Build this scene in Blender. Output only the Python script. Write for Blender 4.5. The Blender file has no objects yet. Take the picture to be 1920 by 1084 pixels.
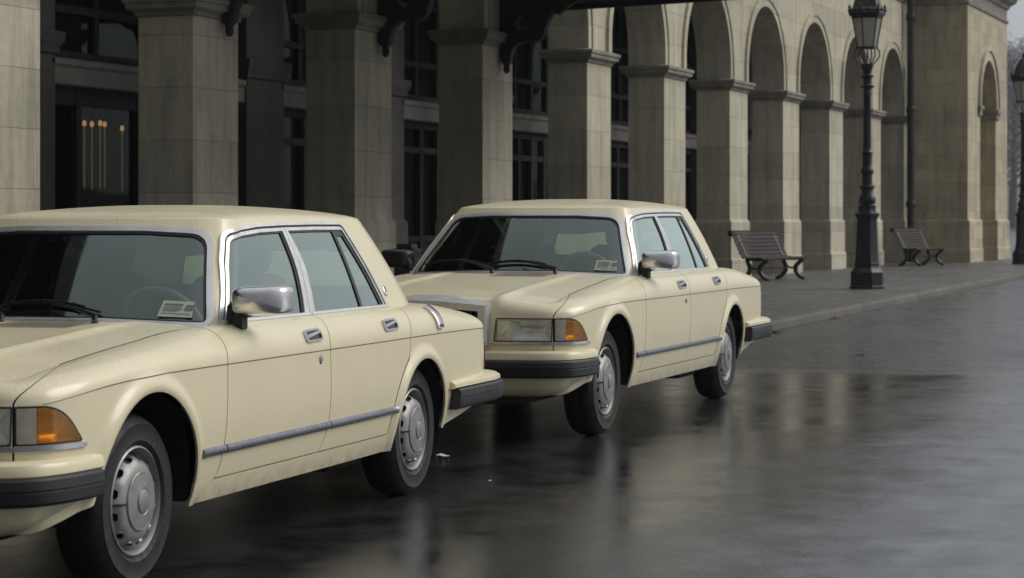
import bpy, bmesh, math, random
import numpy as np
from mathutils import Vector, Matrix
random.seed(7); rng = np.random.RandomState(7)
SC = bpy.context.scene
COL = SC.collection
R = math.radians
TB = R(20.99)                     # angle between the view axis and the street (+X)
HE = 1.39                         # eye height

# ------------------------------------------------------------------ materials
def nmat(name):
    m = bpy.data.materials.new(name); m.use_nodes = True
    nt = m.node_tree; nt.nodes.clear()
    out = nt.nodes.new('ShaderNodeOutputMaterial')
    return m, nt, out
class NT:
    def __init__(s, nt): s.nt = nt
    def n(s, t, **kw):
        nd = s.nt.nodes.new('ShaderNode' + t)
        for k, v in kw.items():
            if k.startswith('_'): setattr(nd, k[1:], v)
            else:
                key = k.replace('__', ' ')
                s.set(nd.inputs[key], v)
        return nd
    def set(s, sock, v):
        if hasattr(v, 'links') or hasattr(v, 'is_linked'): s.nt.links.new(v, sock)
        else: sock.default_value = v
    def math(s, op, a, b=0.0, c=None, clamp=False):
        nd = s.nt.nodes.new('ShaderNodeMath'); nd.operation = op; nd.use_clamp = clamp
        s.set(nd.inputs[0], a); s.set(nd.inputs[1], b)
        if c is not None: s.set(nd.inputs[2], c)
        return nd.outputs[0]
    def ramp(s, fac, stops):
        nd = s.nt.nodes.new('ShaderNodeValToRGB'); cr = nd.color_ramp
        while len(cr.elements) < len(stops): cr.elements.new(0.5)
        for e, (p, c) in zip(cr.elements, stops):
            e.position = p; e.color = c if len(c) == 4 else (*c, 1)
        s.set(nd.inputs[0], fac); return nd.outputs[0]
    def rampv(s, fac, stops): return s.ramp(fac, [(p, (v, v, v)) for p, v in stops])
    def mix(s, fac, a, b, op='MIX'):
        nd = s.nt.nodes.new('ShaderNodeMix'); nd.data_type = 'RGBA'; nd.blend_type = op
        s.set(nd.inputs[0], fac); s.set(nd.inputs[6], a); s.set(nd.inputs[7], b); return nd.outputs[2]
    def pos(s): return s.nt.nodes.new('ShaderNodeNewGeometry').outputs['Position']
    def obj(s): return s.nt.nodes.new('ShaderNodeTexCoord').outputs['Object']
    def noise(s, vec, scale, detail=4, rough=.55, col=False):
        nd = s.nt.nodes.new('ShaderNodeTexNoise'); s.set(nd.inputs['Vector'], vec)
        nd.inputs['Scale'].default_value = scale; nd.inputs['Detail'].default_value = detail
        nd.inputs['Roughness'].default_value = rough
        return nd.outputs['Color' if col else 'Fac']
    def scale(s, vec, v):
        nd = s.nt.nodes.new('ShaderNodeVectorMath'); nd.operation = 'MULTIPLY'
        s.set(nd.inputs[0], vec); nd.inputs[1].default_value = v; return nd.outputs[0]
    def bump(s, h, strength=.3, dist=.01):
        nd = s.nt.nodes.new('ShaderNodeBump'); s.set(nd.inputs['Height'], h)
        nd.inputs['Strength'].default_value = strength; nd.inputs['Distance'].default_value = dist
        return nd.outputs[0]
def c4(c): return (*c, 1) if len(c) == 3 else c
def principled(name, col, rough=.5, metal=0., coat=0., spec=.5, nvar=0., nscale=5., bump=0., bscale=60., bdist=.003):
    m, nt, out = nmat(name); N = NT(nt)
    b = N.n('BsdfPrincipled'); nt.links.new(b.outputs[0], out.inputs[0])
    b.inputs['Base Color'].default_value = c4(col); b.inputs['Roughness'].default_value = rough
    b.inputs['Metallic'].default_value = metal; b.inputs['Coat Weight'].default_value = coat
    b.inputs['Coat Roughness'].default_value = .06; b.inputs['Specular IOR Level'].default_value = spec
    if nvar:
        f = N.noise(N.obj(), nscale, 5)
        lo = tuple(x * (1 - nvar) for x in col); hi = tuple(min(1, x * (1 + nvar)) for x in col)
        N.set(b.inputs['Base Color'], N.ramp(f, [(.3, lo), (.7, hi)]))
        N.set(b.inputs['Roughness'], N.rampv(N.noise(N.obj(), nscale * 2.3, 4), [(.3, max(.03, rough * .8)), (.7, min(1, rough * 1.25))]))
    if bump: N.set(b.inputs['Normal'], N.bump(N.noise(N.obj(), bscale, 3), bump, bdist))
    return m
M = {}
def paint():
    m, nt, out = nmat('cream_paint'); N = NT(nt)
    b = N.n('BsdfPrincipled'); nt.links.new(b.outputs[0], out.inputs[0])
    o = N.obj()
    f = N.noise(o, 2.2, 5)
    col = N.ramp(f, [(.3, (.755, .680, .452)), (.7, (.795, .718, .482))])
    # road grime thrown up along the sills
    sep = N.n('SeparateXYZ', Vector=o)
    g = N.math('SUBTRACT', 1.0, N.math('DIVIDE', N.math('SUBTRACT', sep.outputs[2], .24), .10), clamp=True)
    g = N.math('MULTIPLY', g, N.rampv(N.noise(o, 14, 6), [(.35, .05), (.7, .75)]), clamp=True)
    col = N.mix(g, col, (.20, .17, .12, 1))
    N.set(b.inputs['Base Color'], col)
    # rain drops standing on the upward faces
    geo = N.n('NewGeometry'); sn = N.n('SeparateXYZ', Vector=geo.outputs['Normal'])
    upm = N.rampv(sn.outputs[2], [(.55, 0), (.85, 1)])
    v = N.n('TexVoronoi', _feature='F1', Vector=o, Scale=75.); 
    d1 = N.rampv(v.outputs['Distance'], [(.0, 1), (.22, .75), (.38, 0)])
    sel = N.rampv(N.noise(o, 32, 2), [(.46, 0), (.54, 1)])
    drops = N.math('MULTIPLY', N.math('MULTIPLY', d1, sel), upm)
    N.set(b.inputs['Normal'], N.bump(drops, .55, .004))
    N.set(b.inputs['Roughness'], N.math('ADD', N.rampv(N.noise(o, 9, 4), [(.3, .30), (.7, .40)]), N.math('MULTIPLY', upm, .10)))
    b.inputs['Coat Weight'].default_value = .45; b.inputs['Coat Roughness'].default_value = .13
    return m
M['paint'] = paint()
M['gapline'] = principled('panel_gap', (.055, .047, .03), .7)
M['black'] = principled('underbody_black', (.012, .012, .012), .85, nvar=.3)
M['well'] = principled('wheel_well', (.010, .010, .010), .9, nvar=.4, bump=.6, bscale=25, bdist=.02)
M['rubber'] = principled('black_rubber', (.009, .0095, .012), .42, nvar=.25, nscale=9, bump=.15, bscale=220, bdist=.001)
M['seal'] = principled('window_seal', (.008, .009, .010), .45)
M['tyre'] = principled('tyre_rubber', (.011, .011, .012), .62, nvar=.3, nscale=14, bump=.2, bscale=160, bdist=.001)
M['chrome'] = principled('chrome_trim', (.55, .55, .57), .20, 1., nvar=.05, nscale=12)
M['satin'] = principled('satin_silver', (.64, .635, .63), .36, .6, nvar=.06, nscale=14)
M['mchrome'] = principled('mirror_chrome', (.80, .79, .79), .20, .92, nvar=.05, nscale=14)
M['dchrome'] = principled('brushed_strip', (.22, .23, .26), .30, .9, nvar=.15, nscale=20)
M['steel'] = principled('wheel_steel', (.30, .30, .295), .48, .55, nvar=.16, nscale=8, bump=.12, bscale=90, bdist=.001)
M['hub'] = principled('hub_cap', (.29, .295, .29), .45, .6, nvar=.22, nscale=16, bump=.35, bscale=130, bdist=.0015)
M['seat'] = principled('seat_cloth', (.085, .095, .105), .85, nvar=.2)
M['dash'] = principled('dashboard', (.03, .033, .035), .6, nvar=.2)
M['wheelgrey'] = principled('steering_grey', (.42, .43, .43), .5)
M['liner'] = principled('headliner', (.25, .255, .25), .9)
M['amber'] = principled('amber_lens', (.44, .175, .030), .16, coat=.6, nvar=.35, nscale=10, bump=.35, bscale=110, bdist=.002)
M['red'] = principled('red_lens', (.30, .03, .015), .2, coat=.6, nvar=.2)
M['white_lens'] = principled('white_lens', (.36, .33, .27), .18, coat=.6, nvar=.2, nscale=14, bump=.4, bscale=140, bdist=.002)
M['reflector'] = principled('lamp_reflector', (.90, .90, .84), .22, .55, nvar=.35, nscale=13, bump=.45, bscale=16, bdist=.012)
M['iron'] = principled('black_iron', (.012, .014, .019), .36, nvar=.35, nscale=5, bump=.25, bscale=40, bdist=.004)
M['iron_matte'] = principled('dark_canopy_iron', (.006, .0065, .007), .7, nvar=.4, nscale=3)
M['slat'] = principled('bench_slat', (.027, .016, .017), .7, spec=.3, nvar=.3, nscale=10, bump=.3, bscale=50, bdist=.002)
M['frame_dark'] = principled('dark_joinery', (.007, .0072, .008), .75, nvar=.3)
M['paper'] = principled('white_paper', (.62, .62, .60), .8)
M['sticker'] = principled('permit_card', (.46, .51, .40), .6, nvar=.08, nscale=30)
M['ink'] = principled('permit_print', (.17, .20, .16), .7)
M['leafbrown'] = principled('dead_leaf', (.12, .07, .05), .8)
M['bark'] = principled('wet_bark', (.09, .088, .088), .8, nvar=.3)
M['twig'] = principled('winter_twigs', (.17, .17, .175), .9)  # grey lightened so the colour itself adds to the haze on the crowns
M['slate'] = principled('roof_slate', (.05, .052, .056), .6, nvar=.2)
def amberglass():
    m, nt, out = nmat('moulded_amber_lens'); N = NT(nt); o = N.obj(); sx = N.n('SeparateXYZ', Vector=o)
    b = N.n('BsdfPrincipled'); b.inputs['Base Color'].default_value = (.50, .235, .032, 1); b.inputs['Roughness'].default_value = .14; b.inputs['Coat Weight'].default_value = .5
    rib = N.math('ADD', N.math('SINE', N.math('MULTIPLY', sx.outputs[2], 700.)), N.math('SINE', N.math('MULTIPLY', N.math('ADD', sx.outputs[0], sx.outputs[1]), 260.)))
    N.set(b.inputs['Normal'], N.bump(rib, .3, .003))
    t = N.n('BsdfTransparent', Color=(.86, .47, .08, 1)); mx = N.n('MixShader', Fac=.42)
    nt.links.new(t.outputs[0], mx.inputs[1]); nt.links.new(b.outputs[0], mx.inputs[2]); nt.links.new(mx.outputs[0], out.inputs[0]); return m
M['amber'] = amberglass()
def glass(name, tint, refl, drops=True):
    m, nt, out = nmat(name); N = NT(nt)
    tr = N.n('BsdfTransparent', Color=c4(tint)); gl = N.n('BsdfGlossy', Color=(.82, .96, .88, 1), Roughness=.015)
    fr = N.n('Fresnel', IOR=1.52)
    o = N.obj()
    if drops:
        v = N.n('TexVoronoi', _feature='F1', Vector=o, Scale=105.)
        d = N.rampv(v.outputs['Distance'], [(0, 1), (.14, .6), (.24, 0)])
        sel = N.rampv(N.noise(o, 26, 3), [(.52, 0), (.62, 1)])
        bp = N.bump(N.math('MULTIPLY', d, sel), .35, .0015)
        N.set(gl.inputs['Normal'], bp)
        N.set(gl.inputs['Roughness'], N.rampv(N.noise(o, 7, 4), [(.3, .015), (.7, .06)]))
    fac = N.math('ADD', N.math('MULTIPLY', fr.outputs[0], refl), .02, clamp=True)
    mx = N.n('MixShader'); N.set(mx.inputs[0], fac)
    nt.links.new(tr.outputs[0], mx.inputs[1]); nt.links.new(gl.outputs[0], mx.inputs[2])
    nt.links.new(mx.outputs[0], out.inputs[0]); return m
M['glass'] = glass('wet_car_glass', (.76, .83, .80), 3.0)
def lensglass():
    m, nt, out = nmat('pressed_lamp_glass'); N = NT(nt); o = N.obj()
    b = N.n('BsdfPrincipled'); b.inputs['Base Color'].default_value = (.74, .74, .65, 1); b.inputs['Roughness'].default_value = .12
    sx = N.n('SeparateXYZ', Vector=o); rib = N.math('SINE', N.math('MULTIPLY', sx.outputs[1], 420.))
    N.set(b.inputs['Normal'], N.bump(N.math('ADD', N.math('MULTIPLY', rib, .5), N.noise(o, 12, 2)), .25, .004))
    t = N.n('BsdfTransparent', Color=(.9, .91, .86, 1)); mx = N.n('MixShader'); N.set(mx.inputs[0], N.rampv(N.noise(o, 9, 2), [(.35, .14), (.65, .30)]))
    nt.links.new(t.outputs[0], mx.inputs[1]); nt.links.new(b.outputs[0], mx.inputs[2]); nt.links.new(mx.outputs[0], out.inputs[0]); return m
M['lens'] = lensglass()
M['shopglass'] = glass('station_glass', (.45, .48, .50), .12, False)
def lampglass():
    m, nt, out = nmat('lantern_milk_glass'); N = NT(nt)
    b = N.n('BsdfPrincipled'); b.inputs['Base Color'].default_value = (.55, .54, .50, 1); b.inputs['Roughness'].default_value = .25
    t = N.n('BsdfTranslucent', Color=(.6, .58, .54, 1)); mx = N.n('MixShader', Fac=.45)
    nt.links.new(b.outputs[0], mx.inputs[1]); nt.links.new(t.outputs[0], mx.inputs[2]); nt.links.new(mx.outputs[0], out.inputs[0]); return m
M['milk'] = lampglass()
def emit(name, col, s):
    m, nt, out = nmat(name); N = NT(nt); e = N.n('Emission', Color=c4(col), Strength=s)
    nt.links.new(e.outputs[0], out.inputs[0]); return m
M['bulb'] = emit('warm_bulb', (1.0, .50, .18), .55)
def stone(name, lo, hi, course=.63, length=1.5, offs=0., stain=.55, mortar=(.16, .145, .11)):
    m, nt, out = nmat(name); N = NT(nt)
    b = N.n('BsdfPrincipled'); nt.links.new(b.outputs[0], out.inputs[0])
    p = N.pos(); sp = N.n('SeparateXYZ', Vector=p)
    u = N.math('ADD', sp.outputs[0], sp.outputs[1])
    wob = N.math('MULTIPLY', N.math('SUBTRACT', N.noise(p, 3.0, 3), .5), .015)
    vec = N.n('CombineXYZ', X=u, Y=N.math('ADD', N.math('ADD', sp.outputs[2], offs), wob), Z=0.)
    br = N.n('TexBrick', Vector=vec.outputs[0], Color1=(.35, .35, .35, 1), Color2=(.65, .65, .65, 1), Mortar=(0, 0, 0, 1), Scale=1.)
    br.inputs['Mortar Size'].default_value = .006; br.inputs['Mortar Smooth'].default_value = .6
    br.inputs['Brick Width'].default_value = length; br.inputs['Row Height'].default_value = course; br.inputs['Bias'].default_value = 0.
    f1 = N.noise(p, 1.3, 6, .6); f2 = N.noise(p, 9., 5, .6); f3 = N.noise(N.scale(p, (4.5, 4.5, .45)), 1., 6, .7)
    grain = N.noise(p, 70., 3, .7)
    t = N.math('ADD', N.math('MULTIPLY', f1, .45), N.math('ADD', N.math('MULTIPLY', f2, .30), N.math('MULTIPLY', grain, .25)))
    col = N.ramp(t, [(.34, lo), (.66, hi)])
    blk = N.rampv(br.outputs['Color'], [(.3, .80), (.7, 1.10)])
    col = N.mix(1., col, blk, 'MULTIPLY')
    st = N.rampv(f3, [(.36, 1 - stain), (.56, 1.)])
    col = N.mix(.8, col, st, 'MULTIPLY')
    col = N.mix(N.math('MULTIPLY', br.outputs['Fac'], .5), col, c4(mortar))
    N.set(b.inputs['Base Color'], col); b.inputs['Roughness'].default_value = .82
    h = N.math('ADD', N.math('MULTIPLY', br.outputs['Fac'], -1.), N.math('MULTIPLY', f2, .35))
    h = N.math('ADD', h, N.math('MULTIPLY', grain, .15))
    N.set(b.inputs['Normal'], N.bump(h, .5, .012))
    return m
M['stone'] = stone('pale_ashlar', (.45, .415, .31), (.65, .60, .455), .63, 1.7, .18, .34)
M['stone_wall'] = stone('ochre_ashlar', (.42, .365, .25), (.60, .53, .38), .42, 1.05, .05, .34)
M['cap'] = principled('capital_stone', (.24, .225, .18), .75, nvar=.3, nscale=3, bump=.3, bscale=30, bdist=.006)
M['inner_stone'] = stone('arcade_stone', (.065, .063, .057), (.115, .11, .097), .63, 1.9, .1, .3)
M['kerb'] = stone('kerb_stone', (.105, .10, .085), (.17, .16, .135), 3., 1.1, 0., .2, (.05, .05, .045))
M['band'] = principled('pale_lintel', (.19, .186, .17), .7, nvar=.2, nscale=3)
def road():
    m, nt, out = nmat('wet_asphalt'); N = NT(nt)
    b = N.n('BsdfPrincipled'); nt.links.new(b.outputs[0], out.inputs[0])
    p = N.pos(); sp = N.n('SeparateXYZ', Vector=p)
    # seam between the newer, wetter lane and the older surface further on
    s = N.math('ADD', N.math('MULTIPLY', sp.outputs[0], .9705), N.math('MULTIPLY', sp.outputs[1], .2410))
    s = N.math('SUBTRACT', s, 21.15)
    s = N.math('ADD', s, N.math('MULTIPLY', N.math('SUBTRACT', N.noise(p, .7, 6), .5), 1.7))
    old = N.rampv(N.math('ADD', N.math('MULTIPLY', s, .5), .5), [(.25, 0), (.75, 1)])
    seam = N.rampv(N.math('ABSOLUTE', N.math('ADD', s, -.1)), [(0.06, 1), (.24, 0)])
    big = N.noise(N.scale(p, (.35, .9, 1)), 1., 5, .6); mid = N.noise(p, 2.6, 6, .62); fine = N.noise(p, 60., 3, .65); grit = N.noise(p, 58., 4, .8)
    dry_sheen = N.math('ADD', N.math('SUBTRACT', 2.75, sp.outputs[1]), N.math('MULTIPLY', N.math('SUBTRACT', sp.outputs[0], 14.), .05))
    dry_sheen = N.math('ADD', dry_sheen, N.math('MULTIPLY', N.math('SUBTRACT', N.noise(N.scale(p, (.5, 1., 1)), 1., 5, .6), .5), 1.0))
    dry_sheen = N.rampv(N.math('ADD', N.math('MULTIPLY', dry_sheen, .45), .5), [(.15, 0), (.85, 1)])
    col = N.ramp(N.math('ADD', N.math('MULTIPLY', mid, .6), N.math('MULTIPLY', grit, .4)), [(.38, (.007, .0075, .0085)), (.62, (.044, .047, .052))])
    colo = N.ramp(N.math('ADD', N.math('MULTIPLY', mid, .6), N.math('MULTIPLY', grit, .4)), [(.36, (.020, .021, .024)), (.64, (.072, .075, .081))])
    col_sheen = N.ramp(N.math('ADD', N.math('MULTIPLY', mid, .6), N.math('MULTIPLY', grit, .4)), [(.38, (.080, .086, .096)), (.62, (.205, .215, .235))])  # drier, rougher crown; its pale sky sheen is painted into the base colour
    col = N.mix(old, N.mix(dry_sheen, col, col_sheen), colo)
    col = N.mix(N.math('MULTIPLY', seam, .5), col, (.15, .145, .135, 1))
    N.set(b.inputs['Base Color'], col)
    wet = N.math('ADD', N.math('MULTIPLY', big, .55), N.math('MULTIPLY', mid, .45))
    r1 = N.mix(dry_sheen, N.rampv(wet, [(.36, .075), (.50, .11), (.64, .17)]), N.rampv(wet, [(.36, .28), (.50, .36), (.64, .46)]))
    r2 = N.rampv(wet, [(.36, .19), (.52, .30), (.64, .44)])
    N.set(b.inputs['Roughness'], N.math('ADD', N.mix(old, r1, r2), N.math('MULTIPLY', N.math('SUBTRACT', N.noise(p, 55., 3, .7), .5), .30), clamp=True))
    h = N.math('ADD', N.math('MULTIPLY', N.noise(N.scale(p, (1, 1, 1)), 30., 4, .75), .55), N.math('MULTIPLY', N.noise(p, 150., 2, .6), .45))
    bs = N.math('ADD', N.rampv(wet, [(.38, .12), (.60, .36)]), N.math('MULTIPLY', N.math('MAXIMUM', dry_sheen, old), .40))
    nd = nt.nodes.new('ShaderNodeBump'); N.set(nd.inputs['Height'], h); N.set(nd.inputs['Strength'], bs); nd.inputs['Distance'].default_value = .006
    N.set(b.inputs['Normal'], nd.outputs[0]); b.inputs['Specular IOR Level'].default_value = .72
    return m
M['road'] = road()
def setts():
    m, nt, out = nmat('wet_setts'); N = NT(nt)
    b = N.n('BsdfPrincipled'); nt.links.new(b.outputs[0], out.inputs[0]); p = N.pos()
    br = N.n('TexBrick', Vector=p, Color1=(.2, .2, .2, 1), Color2=(.8, .8, .8, 1), Mortar=(0, 0, 0, 1), Scale=1.)
    br.inputs['Mortar Size'].default_value = .013; br.inputs['Mortar Smooth'].default_value = .4
    br.inputs['Brick Width'].default_value = .17; br.inputs['Row Height'].default_value = .14
    t = N.math('ADD', N.math('MULTIPLY', N.noise(p, .8, 5), .6), N.math('MULTIPLY', N.noise(p, 24, 4), .4))
    col = N.ramp(t, [(.32, (.085, .083, .080)), (.68, (.16, .155, .145))])
    col = N.mix(1., col, N.rampv(br.outputs['Color'], [(0, .30), (1, 1.8)]), 'MULTIPLY')
    col = N.mix(N.math('MULTIPLY', br.outputs['Fac'], .8), col, (.018, .018, .018, 1))
    N.set(b.inputs['Base Color'], col)
    N.set(b.inputs['Roughness'], N.rampv(N.noise(p, 1.6, 5), [(.35, .34), (.65, .6)]))
    h = N.math('ADD', N.math('MULTIPLY', br.outputs['Fac'], -1.), N.math('MULTIPLY', N.noise(p, 30, 3), .4))
    N.set(b.inputs['Normal'], N.bump(h, .7, .012)); return m
M['setts'] = setts()

# ------------------------------------------------------------------ object helpers
def link(o, parent=None):
    COL.objects.link(o)
    if parent is not None: o.parent = parent
    return o
def obj(name, V, F, mat, parent=None, smooth=True, angle=38, merge=0., recalc=False):
    me = bpy.data.meshes.new(name)
    me.from_pydata([tuple(map(float, v)) for v in V], [], [tuple(int(i) for i in f) for f in F])
    if merge or recalc:
        bm = bmesh.new(); bm.from_mesh(me)
        if merge: bmesh.ops.remove_doubles(bm, verts=bm.verts, dist=merge)
        if recalc: bmesh.ops.recalc_face_normals(bm, faces=bm.faces)
        bm.to_mesh(me); bm.free()
    mats = mat if isinstance(mat, (list, tuple)) else [mat]
    for m in mats: me.materials.append(M[m])
    me.update()
    if smooth:
        me.polygons.foreach_set('use_smooth', [True] * len(me.polygons))
        me.set_sharp_from_angle(angle=R(angle))
    o = bpy.data.objects.new(name, me)
    return link(o, parent)
def empty(name, loc=(0, 0, 0), rz=0., label=None, cat=None, group=None, kind=None):
    o = bpy.data.objects.new(name, None); o.location = loc; o.rotation_euler = (0, 0, rz); o.empty_display_size = .2
    COL.objects.link(o); return tag(o, label, cat, group, kind)
def tag(o, label=None, cat=None, group=None, kind=None):
    for k, v in (('label', label), ('category', cat), ('group', group), ('kind', kind)):
        if v: o[k] = v
    return o
class MB:
    """collects verts and faces of several simple solids into one mesh"""
    def __init__(s): s.V = []; s.F = []
    def add(s, V, F):
        n = len(s.V); s.V += [tuple(map(float, v)) for v in V]; s.F += [tuple(i + n for i in f) for f in F]; return s
    def build(s, name, mat, parent=None, **kw): return obj(name, s.V, s.F, mat, parent, **kw)
    def box(s, x0, x1, y0, y1, z0, z1, bev=0.):
        b = bev
        if b <= 0:
            V = [(x, y, z) for z in (z0, z1) for x, y in ((x0, y0), (x1, y0), (x1, y1), (x0, y1))]
            return s.add(V, [(3, 2, 1, 0), (4, 5, 6, 7)] + [(i, (i + 1) % 4, 4 + (i + 1) % 4, 4 + i) for i in range(4)])
        return s.rings([(0, z0 + b), (0, z1 - b)], x0, x1, y0, y1, pre=(-b, z0), post=(-b, z1))
    def rings(s, prof, x0, x1, y0, y1, pre=None, post=None):
        """loft of rectangles: prof = [(outset, z)...] bottom to top"""
        P = ([pre] if pre else []) + list(prof) + ([post] if post else [])
        V = []; F = []
        for o, z in P: V += [(x0 - o, y0 - o, z), (x1 + o, y0 - o, z), (x1 + o, y1 + o, z), (x0 - o, y1 + o, z)]
        for k in range(len(P) - 1):
            for i in range(4):
                a = 4 * k; j = (i + 1) % 4; F.append((a + i, a + j, a + 4 + j, a + 4 + i))
        n = 4 * (len(P) - 1); F += [(3, 2, 1, 0), (n, n + 1, n + 2, n + 3)]
        return s.add(V, F)
    def lathe(s, prof, seg=32, c=(0, 0), rot=0., axis='z', caps=True):
        V = []; F = []; n = len(prof)
        for r, z in prof:
            for k in range(seg):
                a = rot + 2 * math.pi * k / seg
                x, y = r * math.cos(a), r * math.sin(a)
                V.append((c[0] + x, c[1] + y, z) if axis == 'z' else (c[0] + x, z, c[1] + y))
        for i in range(n - 1):
            for k in range(seg):
                j = (k + 1) % seg; f = (i * seg + k, i * seg + j, (i + 1) * seg + j, (i + 1) * seg + k)
                F.append(f if axis == 'z' else f[::-1])
        if caps:
            f0 = tuple(range(seg))[::-1]; f1 = tuple((n - 1) * seg + k for k in range(seg))
            F += [f0, f1] if axis == 'z' else [f0[::-1], f1[::-1]]
        return s.add(V, F)
    def tube(s, pts, r, seg=8, caps=True, flat=1.):
        pts = [Vector(p) for p in pts]; n = len(pts); rr = r if hasattr(r, '__len__') else [r] * n
        V = []; F = []; prev = None
        for i, p in enumerate(pts):
            t = (pts[min(i + 1, n - 1)] - pts[max(i - 1, 0)]).normalized()
            if prev is None: u = t.orthogonal().normalized()
            else: u = (prev - t * prev.dot(t)).normalized()
            prev = u; w = t.cross(u)
            for k in range(seg):
                a = 2 * math.pi * k / seg; V.append(p + u * (math.cos(a) * rr[i]) + w * (math.sin(a) * rr[i] * flat))
        for i in range(n - 1):
            for k in range(seg):
                j = (k + 1) % seg; F.append((i * seg + k, i * seg + j, (i + 1) * seg + j, (i + 1) * seg + k))
        if caps: F += [tuple(range(seg))[::-1], tuple((n - 1) * seg + k for k in range(seg))]
        return s.add(V, F)
    def xf(s, mat):
        s.V = [tuple(mat @ Vector(v)) for v in s.V]; return s

# ------------------------------------------------------------------ curves and clipped sheets
def tangents(P, sym=None):
    P = np.asarray(P, float); d = np.linalg.norm(np.diff(P[:, :2], axis=0), axis=1) + 1e-9
    m = np.zeros_like(P)
    for i in range(1, len(P) - 1):
        a = (P[i] - P[i - 1]) / d[i - 1]; b = (P[i + 1] - P[i]) / d[i]
        m[i] = (a * d[i] + b * d[i - 1]) / (d[i] + d[i - 1])
    m[0] = (P[1] - P[0]) / d[0]; m[-1] = (P[-1] - P[-2]) / d[-1]
    if sym:                                     # closed on the centre line: run straight across it
        for i in (0, -1):
            m[i] = 0; m[i, 1] = 1. if i == 0 else -1.
    return P, d, m
class Curve:
    def __init__(s, P, sym=False): s.P, s.d, s.m = tangents(P, sym)
    def __call__(s, u):
        u = np.clip(np.asarray(u, float), 0, len(s.P) - 1 - 1e-9); i = u.astype(int); t = (u - i)[:, None]
        d = s.d[i][:, None]; t2 = t * t; t3 = t2 * t
        return (2*t3-3*t2+1)*s.P[i] + (t3-2*t2+t)*d*s.m[i] + (-2*t3+3*t2)*s.P[i+1] + (t3-t2)*d*s.m[i+1]
class Prof:
    """monotone-ish smooth scalar profile"""
    def __init__(s, xs, ys):
        o = np.argsort(xs); s.x = np.asarray(xs, float)[o]; s.y = np.asarray(ys, float)[o]
        h = np.diff(s.x); dl = np.diff(s.y) / h; m = np.zeros_like(s.y)
        for i in range(1, len(s.y) - 1):
            if dl[i-1] * dl[i] > 0:
                w1 = 2*h[i] + h[i-1]; w2 = h[i] + 2*h[i-1]; m[i] = (w1 + w2) / (w1 / dl[i-1] + w2 / dl[i])
        m[0] = dl[0]; m[-1] = dl[-1]; s.m = m; s.h = h
    def __call__(s, x):
        x = np.clip(np.asarray(x, float), s.x[0], s.x[-1]); i = np.clip(np.searchsorted(s.x, x) - 1, 0, len(s.h) - 1)
        h = s.h[i]; t = (x - s.x[i]) / h; t2 = t*t; t3 = t2*t
        return (2*t3-3*t2+1)*s.y[i] + (t3-2*t2+t)*h*s.m[i] + (-2*t3+3*t2)*s.y[i+1] + (t3-t2)*h*s.m[i+1]
def sdf_poly(Q):
    """signed distance to a closed polygon, positive inside"""
    Q = np.asarray(Q, float); A = Q; B = np.roll(Q, -1, 0)
    def f(P):
        P = np.asarray(P, float); best = np.full(len(P), 1e9); ins = np.zeros(len(P), bool)
        for a, b in zip(A, B):
            e = b - a; w = P - a; t = np.clip((w @ e) / (e @ e + 1e-18), 0, 1)
            best = np.minimum(best, np.hypot(*(w - t[:, None] * e).T))
            c = (a[1] > P[:, 1]) != (b[1] > P[:, 1])
            xx = a[0] + (P[:, 1] - a[1]) / (b[1] - a[1] + 1e-18) * e[0]
            ins ^= c & (P[:, 0] < xx)
        return np.where(ins, best, -best)
    return f
def round_poly(Q, r, n=6):
    """polygon with rounded corners; r scalar or per-corner list"""
    Q = [np.asarray(q, float) for q in Q]; out = []; N = len(Q)
    for i in range(N):
        p, a, b = Q[i], Q[i-1], Q[(i+1) % N]; rr = r[i] if hasattr(r, '__len__') else r
        if rr <= 0: out.append(p); continue
        u = (a - p); v = (b - p); lu, lv = np.linalg.norm(u), np.linalg.norm(v); k = min(rr, .48*lu, .48*lv)
        p0 = p + u/lu*k; p2 = p + v/lv*k
        for t in np.linspace(0, 1, n): out.append((1-t)**2*p0 + 2*t*(1-t)*p + t*t*p2)
    return np.array(out)
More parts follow.
